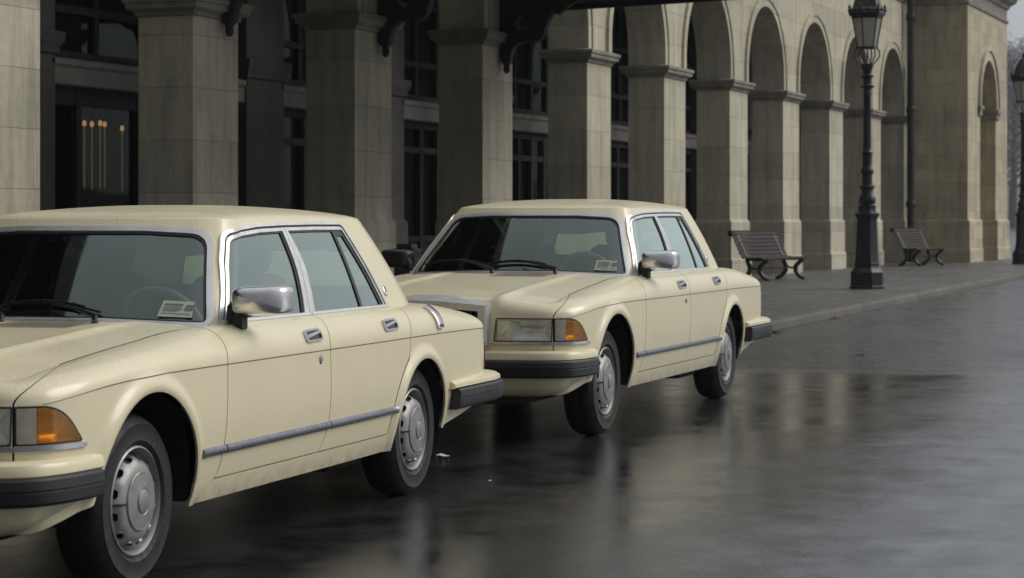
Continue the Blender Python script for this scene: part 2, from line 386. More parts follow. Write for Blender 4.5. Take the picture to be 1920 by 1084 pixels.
class Sheet:
    """parametric sheet F(uv)->xyz cut by scalar fields g(uv, xyz) > 0"""
    def __init__(s, F, us, vs):
        s.Fn = F; U, V = np.meshgrid(us, vs, indexing='ij'); nu, nv = U.shape
        s.uv = np.stack([U.ravel(), V.ravel()], 1)
        idx = np.arange(nu*nv).reshape(nu, nv)
        s.faces = np.stack([idx[:-1, :-1], idx[1:, :-1], idx[1:, 1:], idx[:-1, 1:]], -1).reshape(-1, 4).tolist()
    def copy(s):
        o = Sheet.__new__(Sheet); o.Fn = s.Fn; o.uv = s.uv; o.faces = s.faces; return o
    def cut(s, *gs):
        o = s.copy()
        for g in gs: o._cut(g)
        return o
    def _cut(s, g):
        val = g(s.uv, s.Fn(s.uv)); val = np.where(np.abs(val) < 1e-7, 1e-7, val)
        pos = val > 0; out = []; edges = {}; n0 = len(s.uv)
        def ev(a, b):
            k = (a, b) if a < b else (b, a)
            if k not in edges: edges[k] = n0 + len(edges)
            return edges[k]
        for f in s.faces:
            p = [pos[i] for i in f]
            if all(p): out.append(f); continue
            if not any(p): continue
            nf = []
            for i in range(len(f)):
                a, b = f[i], f[(i+1) % len(f)]
                if pos[a]: nf.append(a)
                if pos[a] != pos[b]: nf.append(ev(a, b))
            if len(nf) >= 3: out.append(nf)
        if edges:
            E = np.array(list(edges.keys())); A = s.uv[E[:, 0]]; B = s.uv[E[:, 1]]
            lo = np.zeros(len(E)); hi = np.ones(len(E)); sa = pos[E[:, 0]]
            for _ in range(11):
                mid = (lo + hi) / 2; Pm = A + (B - A) * mid[:, None]
                same = (g(Pm, s.Fn(Pm)) > 0) == sa
                lo = np.where(same, mid, lo); hi = np.where(same, hi, mid)
            s.uv = np.vstack([s.uv, A + (B - A) * ((lo + hi)/2)[:, None]])
        s.faces = out
    def mesh(s, off=0., rim=0., weld_center=True, flip=False, skip_center=True):
        used = sorted({i for f in s.faces for i in f}); mp = {a: b for b, a in enumerate(used)}
        if not used: return np.zeros((0, 3)), []
        P = s.Fn(s.uv[used]); F = [[mp[i] for i in f] for f in s.faces]
        if flip: F = [f[::-1] for f in F]
        Nn = np.zeros_like(P)
        for f in F:
            a = P[f[0]]; c = np.cross(P[f[1]] - a, P[f[2]] - a)
            if len(f) > 3: c = c + np.cross(P[f[2]] - a, P[f[3]] - a)
            for i in f: Nn[i] += c
        Nn /= (np.linalg.norm(Nn, axis=1)[:, None] + 1e-12)
        if off: P = P + Nn * off
        if rim:
            cnt = {}
            for f in F:
                for i in range(len(f)):
                    a, b = f[i], f[(i+1) % len(f)]; cnt[(a, b)] = 1
            be = [(a, b) for (a, b) in cnt if (b, a) not in cnt]
            if skip_center: be = [(a, b) for a, b in be if not (abs(P[a, 1]) < 2e-4 and abs(P[b, 1]) < 2e-4)]
            bv = sorted({i for e in be for i in e}); bm_ = {v: len(P) + k for k, v in enumerate(bv)}
            Q = P[bv] - Nn[bv] * rim
            P = np.vstack([P, Q]); F = F + [[b, a, bm_[a], bm_[b]] for a, b in be]
        return P, F
def mirror(VF):
    V, F = VF; V2 = np.array(V, float).reshape(-1, 3).copy(); V2[:, 1] *= -1
    return V2, [list(f)[::-1] for f in F]
def join(*parts):
    V = []; F = []
    for v, f in parts:
        n = len(V); V += [tuple(p) for p in v]; F += [[i + n for i in q] for q in f]
    return V, F
def sweep(path, prof, closed_prof=True, caps=True):
    """path: (n,4) x,y,nx,ny ; prof: list of (outset, z) -> solid along the path"""
    n = len(path); m = len(prof); V = []
    for x, y, nx, ny in path:
        for o, z in prof: V.append((x + nx*o, y + ny*o, z))
    F = []
    for i in range(n-1):
        for k in range(m if closed_prof else m-1):
            j = (k+1) % m; F.append((i*m+k, (i+1)*m+k, (i+1)*m+j, i*m+j))
    if caps and closed_prof: F += [tuple(range(m)), tuple((n-1)*m + k for k in range(m))[::-1]]
    return V, F
def path_from(P, n, sym=True):
    """full left-right symmetric path through half control points (x, y) starting at the centre line"""
    c = Curve(P, False); c.m[0] = (0, 1) if sym else c.m[0]
    u = np.linspace(0, len(P)-1, n); p = c(u)
    t = np.gradient(p, axis=0); t /= np.linalg.norm(t, axis=1)[:, None]
    q = np.column_stack([p, t[:, 1], -t[:, 0]])
    return q
def full_path(P, n):
    q = path_from(P, n); r = q[1:][::-1].copy(); r[:, 1] *= -1; r[:, 3] *= -1
    return np.vstack([r, q])

# ------------------------------------------------------------------ the saloon car (x forward, y to its left, z up)
BO = Curve([(2.360, 0, .745), (2.357, .30, .745), (2.342, .60, .745), (2.305, .770, .745), (2.225, .853, .750), (2.11, .892, .766),
            (1.90, .914, .787), (1.544, .922, .803), (1.10, .926, .807), (.75, .927, .807), (.40, .928, .807), (-.25, .930, .807),
            (-1.0, .928, .807), (-1.525, .922, .807), (-2.0, .912, .805), (-2.40, .897, .80), (-2.66, .872, .795), (-2.79, .81, .79),
            (-2.838, .66, .785), (-2.85, .35, .785), (-2.853, 0, .785)], sym=True)
BI = Curve([(2.215, 0), (2.215, .30), (2.20, .58), (2.15, .715), (2.03, .733), (1.88, .735), (1.65, .732), (1.35, .726), (1.0, .724),
            (.72, .757), (.40, .782), (-.25, .79), (-1.0, .79), (-1.5, .775), (-1.95, .735), (-2.25, .70), (-2.45, .67), (-2.55, .61),
            (-2.59, .48), (-2.60, .25), (-2.605, 0)], sym=True)
HZC = Prof([.4, .80, 1.05, 1.35, 1.7, 2.0, 2.2, 2.36], [.966, .962, .948, .930, .909, .888, .866, .84])
HZE = Prof([.4, .81, 1.365, 1.862, 2.1, 2.225, 2.36], [.953, .947, .909, .867, .838, .812, .76])
HYE = Prof([.4, 1.0, 1.65, 2.03, 2.15, 2.36], [.77, .724, .732, .733, .715, .70])
def sstep(a, b, x):
    t = np.clip((x - a) / (b - a), 0, 1); return t*t*(3-2*t)
def z_hood(x, y):
    t = np.clip(np.abs(y) / HYE(x), 0, 1.2)
    q = np.clip((t - .60)/.40, 0, 1.5); q = np.where(q < .25, q*q*2, q - .125)/.875
    f = 1 - .14*np.minimum(t, .62)**2 - .946*q
    return HZE(x) + (HZC(x) - HZE(x)) * f + .014*np.exp(-((t-.615)/.05)**2)*np.clip((x-.55)/.5, 0, 1)
TZC = Prof([-2.8, -2.575, -2.4, -2.1, -1.8], [.80, .918, .945, .968, .975])
TZE = Prof([-2.8, -2.6, -2.52, -2.43, -2.25, -1.95, -1.8], [.78, .852, .872, .893, .922, .952, .956])
def z_trunk(x, y):
    t = np.clip(np.abs(y) / .72, 0, 1.1); return TZE(x) + (TZC(x) - TZE(x)) * (1 - t**2)
FA, FR_ = (1.538, .330), .412      # front arch centre, radius
RA, RR_ = (-1.525, .318), .374
def BW(uv):
    c, v = uv[:, 0], uv[:, 1]
    o = BO(c); i = BI(c); e = 2e-3
    d = BO(c + e) - BO(c - e); n = np.column_stack([d[:, 1], -d[:, 0]]); n /= np.linalg.norm(n, axis=1)[:, None]
    zin = np.where(c <= 8, z_hood(i[:, 0], i[:, 1]), 0)
    k1 = sstep(8, 10, c); mid = (c > 8) & (c <= 13)
    zin = np.where(mid, z_hood(i[:, 0], i[:, 1])*(1-k1) + .955*k1, zin)
    k2 = sstep(13, 14, c); zin = np.where(c > 13, .955*(1-k2) + z_trunk(i[:, 0], i[:, 1])*k2, zin)
    zb = .262 + .03*sstep(6, 5, c) + .05*sstep(14, 15, c)
    lo = np.clip(v, 0, 1); z = zb + lo*(o[:, 2] - zb)
    off = -.060*np.clip((.60 - z)/.34, 0, 2)**2 + .004*np.exp(-((z - .66)/.12)**2)
    x, y = o[:, 0] + n[:, 0]*off, o[:, 1] + n[:, 1]*off
    up = np.clip(v - 1, 0, 1); E_ = 1 - np.cos(up*math.pi/2); H_ = np.sin(up*math.pi/2)**.95
    x = np.where(v > 1, o[:, 0] + (i[:, 0] - o[:, 0])*E_, x); y = np.where(v > 1, o[:, 1] + (i[:, 1] - o[:, 1])*E_, y)
    z = np.where(v > 1, o[:, 2] + (zin - o[:, 2])*H_, z)
    # the lips pressed round the wheel arches
    for (cx, cz), r, w in ((FA, FR_, .085), (RA, RR_, .08)):
        q = (np.hypot(x - cx, z - cz) - r) / w
        b = np.where(q < .22, 1 - .25*np.clip((.22 - q)/.22, 0, 3)**2, .5 + .5*np.cos(math.pi*np.clip((q - .22)/.78, 0, 1)))
        b = np.where(v > 1, b*np.clip(1 - up*3, 0, 1), b)
        y = y + np.where((y > .6), .022*np.clip(b, 0, 1), 0)
    return np.column_stack([x, y, z])
def arc_samples(C, ds, n=4000):
    u = np.linspace(0, len(C.P)-1, n); p = C(u); s = np.concatenate([[0], np.cumsum(np.linalg.norm(np.diff(p[:, :2], axis=0), axis=1))])
    k = max(8, int(s[-1]/ds)); return np.interp(np.linspace(0, s[-1], k+1), s, u), (u, s)
cU, (uA, sA) = arc_samples(BO, .0135)
cU = np.unique(np.concatenate([cU, [3.0, 17.0]]))
vU = np.concatenate([np.linspace(0, 1, 43), 1 + np.linspace(0, 1, 17)[1:]])
arc = lambda c: np.interp(c, uA, sA)
def arc_at_y(y, rear=False):
    u = np.linspace(14, 20, 800) if rear else np.linspace(0, 5, 800); p = BO(u)
    return float(np.interp(y, p[:, 1], arc(u))) if not rear else float(np.interp(-y, -p[:, 1], arc(u)))
def arc_at_x(x): u = np.linspace(3, 17, 2000); p = BO(u); return float(np.interp(-x, -p[:, 0], arc(u)))
BODY = Sheet(BW, cU, vU)
G = .0038
LA = Prof([.2, .262, .297, .345, .36, .41, .48, .62, .72, .807, .88, .933, .99], [1.09, 1.05, .995, .925, .905, .884, .873, .865, .860, .855, .832, .800, .76])
LB = Prof([.2, .345, .40, .48, .65, .807, .90, .965, 1.], [-.17, -.19, -.222, -.25, -.253, -.252, -.285, -.345, -.38])
LC = Prof([.2, .69, .733, .805, .88, .952, 1.], [-1.6, -1.30, -1.315, -1.336, -1.37, -1.428, -1.46])
ZS = .347
r_arch = lambda P, A, r: np.hypot(P[:, 0]-A[0], P[:, 2]-A[1]) - r
side = lambda uv: np.minimum(uv[:, 0]-3.0, 17.0-uv[:, 0])
def g_rear_door(P): return np.minimum(P[:, 0] - LC(P[:, 2]), r_arch(P, RA, RR_ + .072))
g_fdoor = lambda uv, P: np.minimum.reduce([LA(P[:, 2])-P[:, 0]-G, P[:, 0]-LB(P[:, 2])-G, P[:, 2]-ZS-G, side(uv)])
g_rdoor = lambda uv, P: np.minimum.reduce([LB(P[:, 2])-P[:, 0]-G, g_rear_door(P)-G, P[:, 2]-ZS-G, side(uv)])
zlow = lambda P: P[:, 2] - np.where(P[:, 0] < -1.7, .300 + .105*np.clip((-1.86-P[:, 0])/.85, 0, 1), 0.)
def g_body(uv, P):
    a = np.maximum(ZS-G-P[:, 2], -G-g_rear_door(P))
    return np.minimum.reduce([LA(P[:, 2])-G-P[:, 0], a, r_arch(P, RA, RR_), 17.02-uv[:, 0], zlow(P)])
# lamp openings, drawn on the unrolled wall (arc length from the centre line, height)
aH0, aH1 = arc_at_y(.440), arc_at_y(.772); aC1 = arc_at_x(2.045); aW = aH1 + .080
Q_head = round_poly([(aH0-.016, .604), (aH1-.006, .604), (aH1-.002, .742), (aH0, .742)], [.004, .004, .004, .004])
Q_corn = round_poly([(aH1+.004, .604), (aC1, .604), (aC1-.085, .705), (aC1-.165, .742), (aH1+.004, .742)], [.004, .006, .07, .05, .004])
az = lambda uv, P: np.column_stack([arc(uv[:, 0]), P[:, 2]])
f_head, f_corn = sdf_poly(Q_head), sdf_poly(Q_corn)
lowfront = lambda uv: np.minimum(6.9-uv[:, 0], 1.0-uv[:, 1])
def g_lamp(f, d=0.): return lambda uv, P: np.minimum(f(az(uv, P)) - d, lowfront(uv))
no_lamps = lambda uv, P: -np.maximum(np.minimum(f_head(az(uv, P)), lowfront(uv)), np.minimum(f_corn(az(uv, P)), lowfront(uv)))
aT0, aT1 = arc_at_y(.86, True), arc_at_y(.42, True)
f_tail = sdf_poly(round_poly([(aT0, .575), (aT1, .575), (aT1, .72), (aT0, .72)], .02))
g_tail = lambda uv, P: np.minimum(f_tail(az(uv, P)), uv[:, 0]-15.)

# cabin ---------------------------------------------------------------------
Z0, Z1 = .930, 1.392
GB = Curve([(.775, 0), (.765, .30), (.735, .52), (.688, .705), (.645, .763), (.602, .7865), (.47, .7895), (-.8, .797), (-1.4, .787), (-1.76, .765), (-1.93, .70), (-2.0, .62), (-2.04, .35), (-2.05, 0)], sym=True)
GT = Curve([(.295, 0), (.283, .25), (.252, .42), (.200, .555), (.165, .587), (.125, .599), (.0, .603), (-.9, .606), (-1.25, .600), (-1.48, .588), (-1.585, .54), (-1.635, .45), (-1.665, .25), (-1.67, 0)], sym=True)
def GW(uv):
    c, t = uv[:, 0], uv[:, 1]; a, b = GB(c), GT(c); e = 2e-3
    d = GB(c+e) - GB(c-e); n = np.column_stack([d[:, 1], -d[:, 0]]); n /= np.linalg.norm(n, axis=1)[:, None]
    bul = .013*4*t*(1-t); p = a + (b-a)*t[:, None] + n*bul[:, None]
    return np.column_stack([p, Z0 + (Z1-Z0)*t])
gU, _ = arc_samples(GB, .012); CAB = Sheet(GW, gU, np.linspace(0, 1, 37))
Q_ws = round_poly([(.762, .938), (.586, 1.342), (.30, 1.357), (-.30, 1.357), (-.586, 1.342), (-.762, .938), (-.30, .956), (.30, .956)], [.06, .085, 0, 0, .085, .06, 0, 0], 9)
Q_dlo = np.array([(.640, .905), (.612, .946), (.487, 1.075), (.362, 1.216), (.265, 1.307), (.238, 1.327), (.195, 1.341), (.07, 1.356), (-.127, 1.369), (-.402, 1.375), (-.78, 1.378), (-1.13, 1.377),
                  (-1.158, 1.372), (-1.178, 1.355), (-1.200, 1.306), (-1.28, 1.157), (-1.379, .958), (-1.41, .905)])
Q_bl = round_poly([(.64, .985), (.47, 1.335), (-.47, 1.335), (-.64, .985)], .06, 8)
s_ws, s_dlo, s_bl = sdf_poly(Q_ws), sdf_poly(Q_dlo), sdf_poly(Q_bl)
d_ws = lambda uv, P: np.where(uv[:, 0] < 4.4, s_ws(P[:, 1:3]), -1.)
d_dlo = lambda uv, P: np.where((uv[:, 0] > 3.6) & (uv[:, 0] < 10.4), s_dlo(P[:, [0, 2]]), -1.)
d_bl = lambda uv, P: np.where(uv[:, 0] > 10., s_bl(P[:, 1:3]), -1.)
band = lambda f, a, b: (lambda uv, P: np.minimum(f(uv, P)-a, b-f(uv, P)))
over = lambda f, a: (lambda uv, P: f(uv, P)-a)
under = lambda f, a: (lambda uv, P: a-f(uv, P))
bF = Prof([.9, .963, 1.07, 1.2, 1.354, 1.4], [-.262, -.288, -.335, -.372, -.384, -.385])
bR = Prof([.9, .964, 1.08, 1.194, 1.343, 1.4], [-.385, -.408, -.450, -.476, -.447, -.44])
bM = Prof([.9, .964, 1.08, 1.194, 1.343, 1.4], [-.315, -.345, -.388, -.420, -.415, -.412])
ROOF_U = np.linspace(0, 1, 15)
RZ = Prof([-1.7, -1.5, -1.1, -.6, -.2, .1, .3], [1.415, 1.432, 1.452, 1.460, 1.450, 1.432, 1.415])
def RW(uv):
    c, e = uv[:, 0], uv[:, 1]; p = GT(c); sx = np.clip(p[:, 0]*.62 - .22, -1.25, .0)
    E_ = 1 - np.cos(np.minimum(e*1.0, 1)*math.pi/2)**.8; E_ = e**1.35
    x = p[:, 0] + (sx - p[:, 0])*E_; y = p[:, 1]*(1-E_)
    top = RZ(x); k = (1 - (1-E_)**3.0)**.62
    return np.column_stack([x, y, Z1 + (top - Z1)*k])
def both(sh, **kw):
    a = sh.mesh(**kw); return join(a, mirror(a))

def wheel(car, name, cx, cy, sgn, parent):
    def prof(p): return [(r, sgn*(y - .86)) for r, y in p]
    o = (cx, sgn*.86, cy)
    def lat(nm, p, mat, par, seg=72, caps=False, **kw):
        m = MB().lathe(prof(p), seg, axis='y', caps=caps)
        if sgn > 0: m.F = [f[::-1] for f in m.F]
        return m.build(nm, mat, par, **kw)
    w = lat('wheel', [(.188, .70), (.188, .78), (.176, .795), (.1745, .806), (.180, .812), (.187, .822), (.1885, .842), (.1945, .858), (.201, .866), (.2075, .862), (.2085, .852), (.2045, .846), (.200, .70), (.188, .70)], 'steel', parent)
    w.location = o
    t = MB(); pr = prof([(.2045, .842), (.209, .856), (.226, .868), (.2285, .8705), (.231, .869), (.26, .8755), (.287, .872), (.2895, .8735), (.292, .870), (.311, .857), (.3245, .835), (.3295, .81),
                          (.3300, .80), (.3255, .797), (.3255, .792), (.3305, .789), (.3308, .774), (.3258, .771), (.3258, .766), (.3306, .763), (.3300, .742), (.325, .712), (.31, .688), (.25, .672), (.2045, .69)])
    t.lathe(pr, 96, axis='y', caps=False)
    if sgn > 0: t.F = [f[::-1] for f in t.F]
    t.build('tyre', 'tyre', w, angle=50)
    # pressed steel disc with a ring of ventilation slots
    dy = Prof([.05, .105, .125, .145, .160, .170, .1775], [.878, .880, .877, .868, .853, .836, .800])
    N12 = 12
    def F(uv):
        th, r = uv[:, 0], uv[:, 1]; k = np.abs(((th*N12/(2*math.pi)) % 1.) - .5)*2     # 0 at slot centre
        bulge = .006*np.exp(-((r-.158)/.012)**2)*(k - .5)
        return np.column_stack([r*np.cos(th), sgn*(dy(r) + bulge - .86), r*np.sin(th)])
    sh = Sheet(F, np.linspace(0, 2*math.pi, 145), np.linspace(.09, .1785, 20))
    def g(uv, P):
        a = ((uv[:, 0]*N12/(2*math.pi)) % 1.) - .5; u = a*2*math.pi/N12*uv[:, 1]; v = uv[:, 1]-.1605
        return np.sqrt((u/.0175)**2 + (v/.0085)**2) - 1
    d = sh.cut(g).mesh(rim=.008, skip_center=False, flip=(sgn > 0))
    obj('wheel_disc', *d, 'steel', w, angle=60, merge=1e-5)
    sb = Sheet(lambda uv: F(uv) - np.array([0, sgn*.016, 0]), np.linspace(0, 2*math.pi, 49), np.linspace(.10, .176, 4)).mesh(flip=(sgn > 0)); obj('slot_dark_sheet', *sb, 'black', w, merge=1e-5)  # black sheet added behind the slots to make them read dark
    lat('hub_cap', [(.112, .872), (.1125, .883), (.109, .8865), (.104, .886), (.10, .8865), (.075, .8915), (.052, .894), (.0495, .8915), (.047, .8915), (.0445, .897), (.042, .8982), (.02, .8995), (.0005, .900)], 'hub', w)
    b = MB().lathe(prof([(.19, .72), (.0005, .72)]), 32, axis='y', caps=False); b.build('brake_drum', 'black', w)
    return w

def wall_at(x, z):
    u = np.linspace(3.5, 17, 3000); k = np.interp(-np.atleast_1d(x), -BO(u)[:, 0], u); o = BO(k)
    v = (z - .262)/(o[:, 2] - .262); return BW(np.column_stack([k, np.clip(v, 0, 1)]))
def moulding(x0, x1):
    xs = np.linspace(x1, x0, max(8, int((x1-x0)/.03))); p = wall_at(xs, .4655); V = []; F = []
    pr = [(-.006, -.0170), (.008, -.0175), (.0135, -.0125), (.0155, -.004), (.0150, .002), (.0125, .009), (.0065, .0160), (-.006, .0165)]
    m = len(pr)
    for a in p:
        for o, z in pr: V.append((a[0], a[1]+o, a[2]+z))
    n = len(p); F = [(i*m+k, (i+1)*m+k, (i+1)*m+(k+1) % m, i*m+(k+1) % m) for i in range(n-1) for k in range(m)]
    F += [tuple(range(m)), tuple((n-1)*m+k for k in range(m))[::-1]]
    return V, F
def make_car(label, group, filler=True):
    car = empty('saloon_car', label=label, cat='car', group=group)
    P_ = lambda name, VF, mat, par=car, **kw: obj(name, VF[0], VF[1], mat, par, **kw)
    RIM = .014
    # ---- lower body: sills, quarters, front panel (one pressing), fenders, doors, bonnet, boot lid
    hoodline = lambda v: 3.0 + 2.0*np.clip(v-1, 0, 1)**1.7
    bs = BODY.cut(g_body, lambda uv, P: uv[:, 0]-3.0)
    fr = BODY.cut(lambda uv, P: 3.0-uv[:, 0], lambda uv, P: 1.0-uv[:, 1]+1e-6, no_lamps)
    tail = BODY.cut(lambda uv, P: uv[:, 0]-17.0, lambda uv, P: 1.0-uv[:, 1]+1e-6, lambda uv, P: -g_tail(uv, P), lambda uv, P: zlow(P))
    bs = bs.cut(lambda uv, P: -g_tail(uv, P))
    body = P_('body', join(both(bs, rim=RIM), both(fr, rim=.02), both(tail, rim=RIM)), 'paint', merge=1e-5)
    fen = BODY.cut(lambda uv, P: np.minimum.reduce([uv[:, 0]-hoodline(uv[:, 1])-.065, P[:, 0]-LA(P[:, 2])-G, r_arch(P, FA, FR_), np.where(P[:, 0] > 1.7, P[:, 2]-.283-.085*np.clip((2.25-P[:, 0])/.3, 0, 1), 1.)]), no_lamps, lambda uv, P: np.where((uv[:, 1] > 1) & (uv[:, 0] > 4.9), 1.985-uv[:, 1], 1.))
    fm = fen.mesh(rim=RIM); P_('front_wing', fm, 'paint'); P_('front_wing', mirror(fm), 'paint')
    # bonnet: rolled nose + top skin sharing its edge
    nose = BODY.cut(lambda uv, P: hoodline(uv[:, 1])-uv[:, 0], lambda uv, P: uv[:, 1]-1.0)
    cF = np.unique(np.concatenate([cU[cU < 3.0], [3.0]])); cS = np.concatenate([[3.0], cU[(cU > 3.0) & (cU < 8.75)], [8.75]]); jS = int(np.searchsorted(cS, 5.0))
    fr_ = BI(cF); rt = BI(cS); nF, nS = len(cF), len(cS)
    u = (fr_[:, 1] / fr_[-1, 1])[:, None]; cen = np.column_stack([np.interp(np.arange(nS), np.arange(nS), np.linspace(0, 1, nS)), np.zeros(nS)])
    L_ = np.concatenate([[0], np.cumsum(np.linalg.norm(np.diff(rt, axis=0), axis=1))]); L_ /= L_[-1]
    cow = Curve([(.70, 0), (.685, .30), (.645, .55), tuple(rt[-1])])(np.linspace(0, 3, nF)); 
    V = []
    for j in range(nS):
        s_ = L_[j]; ctr = np.array([fr_[0, 0]*(1-s_) + cow[0, 0]*s_, 0]); 
        ruled = fr_*(1-s_) + cow*s_
        base = u*rt[j] + (1-u)*ctr; corner = u*(fr_[-1]*(1-s_) + cow[-1]*s_) + (1-u)*(fr_[0]*(1-s_) + cow[0]*s_)
        V.append(ruled + base - corner)
    V = np.array(V).reshape(-1, 2); z = z_hood(V[:, 0], V[:, 1]); top = np.column_stack([V, z])
    idx = np.arange(nS*nF).reshape(nS, nF)
    Ft = np.stack([idx[:-1, :-1], idx[:-1, 1:], idx[1:, 1:], idx[1:, :-1]], -1).reshape(-1, 4)[:, ::-1].tolist()
    # pull the side edge in for the shut line
    e_ = idx[jS:, -1]; top[e_, 1] -= .0045
    # dark flange under the shut line
    nv = len(top); dn = top[idx[:, -1]] + np.array([0, -.002, -.02]); top = np.vstack([top, dn])
    Ft += [[int(idx[j, -1]), int(idx[j+1, -1]), nv+j+1, nv+j] for j in range(jS, nS-1)]
    a = nose.mesh(rim=0)
    tf = (top, Ft)
    P_('bonnet', join(a, mirror(a), tf, mirror(tf)), 'paint', merge=8e-5, recalc=False, angle=40)
    ks = cS[jS-2:]; q0 = BI(ks); z0_ = z_hood(q0[:, 0], q0[:, 1]); sv = []; tn = np.gradient(q0, axis=0); tn /= np.linalg.norm(tn, axis=1)[:, None]
    for s_ in (.0004, -.0044): 
        qq = q0 + np.column_stack([-tn[:, 1], tn[:, 0]])*(-s_); sv.append(np.column_stack([qq, z_hood(qq[:, 0], qq[:, 1])+.0012]))
    n_ = len(ks); sm_ = (np.vstack(sv), [[i, n_+i, n_+i+1, i+1] for i in range(n_-1)])
    P_('bonnet_seam', sm_, 'gapline', recalc=True); P_('bonnet_seam', mirror(sm_), 'gapline', recalc=True)
    # boot lid
    cR = cU[cU >= 17.0]; cS2 = cU[(cU > 13.6) & (cU <= 17.0)]
    frr = BI(cR)[::-1]; rts = BI(cS2)[::-1]; nF, nS = len(frr), len(rts); u = (frr[:, 1]/frr[-1, 1])[:, None]
    L_ = np.concatenate([[0], np.cumsum(np.linalg.norm(np.diff(rts, axis=0), axis=1))]); L_ /= L_[-1]
    cow = np.column_stack([np.full(nF, rts[-1, 0]), np.linspace(0, rts[-1, 1], nF)]); V = []
    for j in range(nS):
        s_ = L_[j]; ruled = frr*(1-s_) + cow*s_; ctr = frr[0]*(1-s_) + cow[0]*s_
        V.append(ruled + u*rts[j] + (1-u)*ctr - u*(frr[-1]*(1-s_) + cow[-1]*s_) - (1-u)*ctr)
    V = np.array(V).reshape(-1, 2); tp = np.column_stack([V, z_trunk(V[:, 0], V[:, 1])]); idx = np.arange(nS*nF).reshape(nS, nF)
    tp[idx[1:, -1], 1] -= .004
    nv = len(tp); tp = np.vstack([tp, tp[idx[:, -1]] + np.array([0, .001, -.02])])
    Ft = np.stack([idx[:-1, :-1], idx[:-1, 1:], idx[1:, 1:], idx[1:, :-1]], -1).reshape(-1, 4).tolist()
    Ft += [[nv+j, nv+j+1, int(idx[j+1, -1]), int(idx[j, -1])] for j in range(nS-1)]
    rn = BODY.cut(lambda uv, P: uv[:, 0]-17.0, lambda uv, P: uv[:, 1]-1.0).mesh()
    P_('boot_lid', join(rn, mirror(rn), (tp, Ft), mirror((tp, Ft))), 'paint', merge=8e-5, angle=40)
    # ---- doors with handles, locks, window frames and panes
    def cabs(*gs): return CAB.cut(*gs)
    A0, A1, A2 = .0225, .0375, .0440
    xin = lambda f: (lambda uv, P: f(P))
    aF, aRr = xin(lambda P: P[:, 0]-bF(P[:, 2])), xin(lambda P: bR(P[:, 2])-P[:, 0])
    iF, iR = xin(lambda P: bF(P[:, 2])-P[:, 0]), xin(lambda P: P[:, 0]-bR(P[:, 2]))
    fw = xin(lambda P: P[:, 0]-bM(P[:, 2])-.0022); rw = xin(lambda P: bM(P[:, 2])-.0022-P[:, 0])
    def frame_mesh(half, out, zc):
        a = CAB.cut(over(d_dlo, A0), under(d_dlo, A1), half, zc, out)
        b = CAB.cut(over(d_dlo, A0), half, zc, iF, iR)
        return join(a.mesh(off=.004, rim=.014), b.mesh(off=.0045, rim=.014))
    def seal_mesh(which, out, zc):
        L = [CAB.cut(over(d_dlo, A1), under(d_dlo, A2), zc, out)]
        if which == 'front': L.append(CAB.cut(over(d_dlo, A2), zc, aF, xin(lambda P: bF(P[:, 2])+.021-P[:, 0])))
        else:
            L.append(CAB.cut(over(d_dlo, A2), zc, xin(lambda P: -1.012-P[:, 0]), xin(lambda P: P[:, 0]+1.044)))
            L.append(CAB.cut(over(d_dlo, A2), under(d_dlo, .066), zc, xin(lambda P: -1.044-P[:, 0])))
        return join(*[q.mesh(off=-.001-.0004*k, rim=.008) for k, q in enumerate(L)])
    zhi = lambda uv, P: P[:, 2]-.940
    dark = cabs(over(d_dlo, .008), under(d_dlo, .026), zhi)
    drip = cabs(over(d_dlo, .0), under(d_dlo, .0145), zhi)
    A0, A1, A2 = .0225, .0375, .0440
    sets = [('front', g_fdoor, fw, aF, (-.078, .875)), ('rear', g_rdoor, rw, aRr, (-1.073, .878))]
    for which, gd, half, out, (hx, hz) in sets:
        dm = BODY.cut(gd).mesh(rim=RIM)
        fmsh = frame_mesh(half, out, zhi); smsh = seal_mesh(which, out, zhi)
        gm = CAB.cut(over(d_dlo, A1), out, zhi).mesh(off=-.007)
        # chrome waist rail
        xs = np.linspace(.60, -.343, 40) if which == 'front' else np.linspace(-.349, -1.392, 40)
        wall_y = lambda x: np.interp(-x, -GB(np.linspace(4.2, 9.5, 400))[:, 0], GB(np.linspace(4.2, 9.5, 400))[:, 1])
        pth = np.column_stack([xs, wall_y(xs), np.zeros(40), np.ones(40)])
        wm = sweep(pth, [(-.012, .948), (.0055, .9535), (.0075, .960), (.0035, .9675), (-.0035, .970), (-.016, .969)])
        # recessed chrome handle
        fh = sdf_poly(round_poly([(hx-.096, hz-.024), (hx+.096, hz-.028), (hx+.096, hz+.024), (hx-.096, hz+.028)], .026, 7))
        fi = sdf_poly(round_poly([(hx-.080, hz-.016), (hx+.078, hz-.019), (hx+.078, hz+.016), (hx-.080, hz+.019)], .017, 6))
        sd = lambda uv, P: side(uv)
        loc = Sheet(BW, np.linspace(*[float(np.interp(-x_, -BO(np.linspace(6, 14, 900))[:, 0], np.linspace(6, 14, 900))) for x_ in (hx+.12, hx-.12)], 60), np.linspace(.9, 1.75, 50))
        hr = loc.cut(lambda uv, P: np.minimum(fh(P[:, [0, 2]]), -fi(P[:, [0, 2]]))).mesh(off=.009, rim=.014, skip_center=False)
        hd = loc.cut(lambda uv, P: fi(P[:, [0, 2]])+.002).mesh(off=.0015)
        hb = loc.cut(lambda uv, P: np.minimum(fi(P[:, [0, 2]])+.004, .0060-np.abs(P[:, 2]-hz-.004+.10*(P[:, 0]-hx)))).mesh(off=.010, rim=.008, skip_center=False)
        strip = []
        xr = ((-.254, .860) if which == 'front' else (-1.128, -.262))
        sm = moulding(xr[0], xr[1])
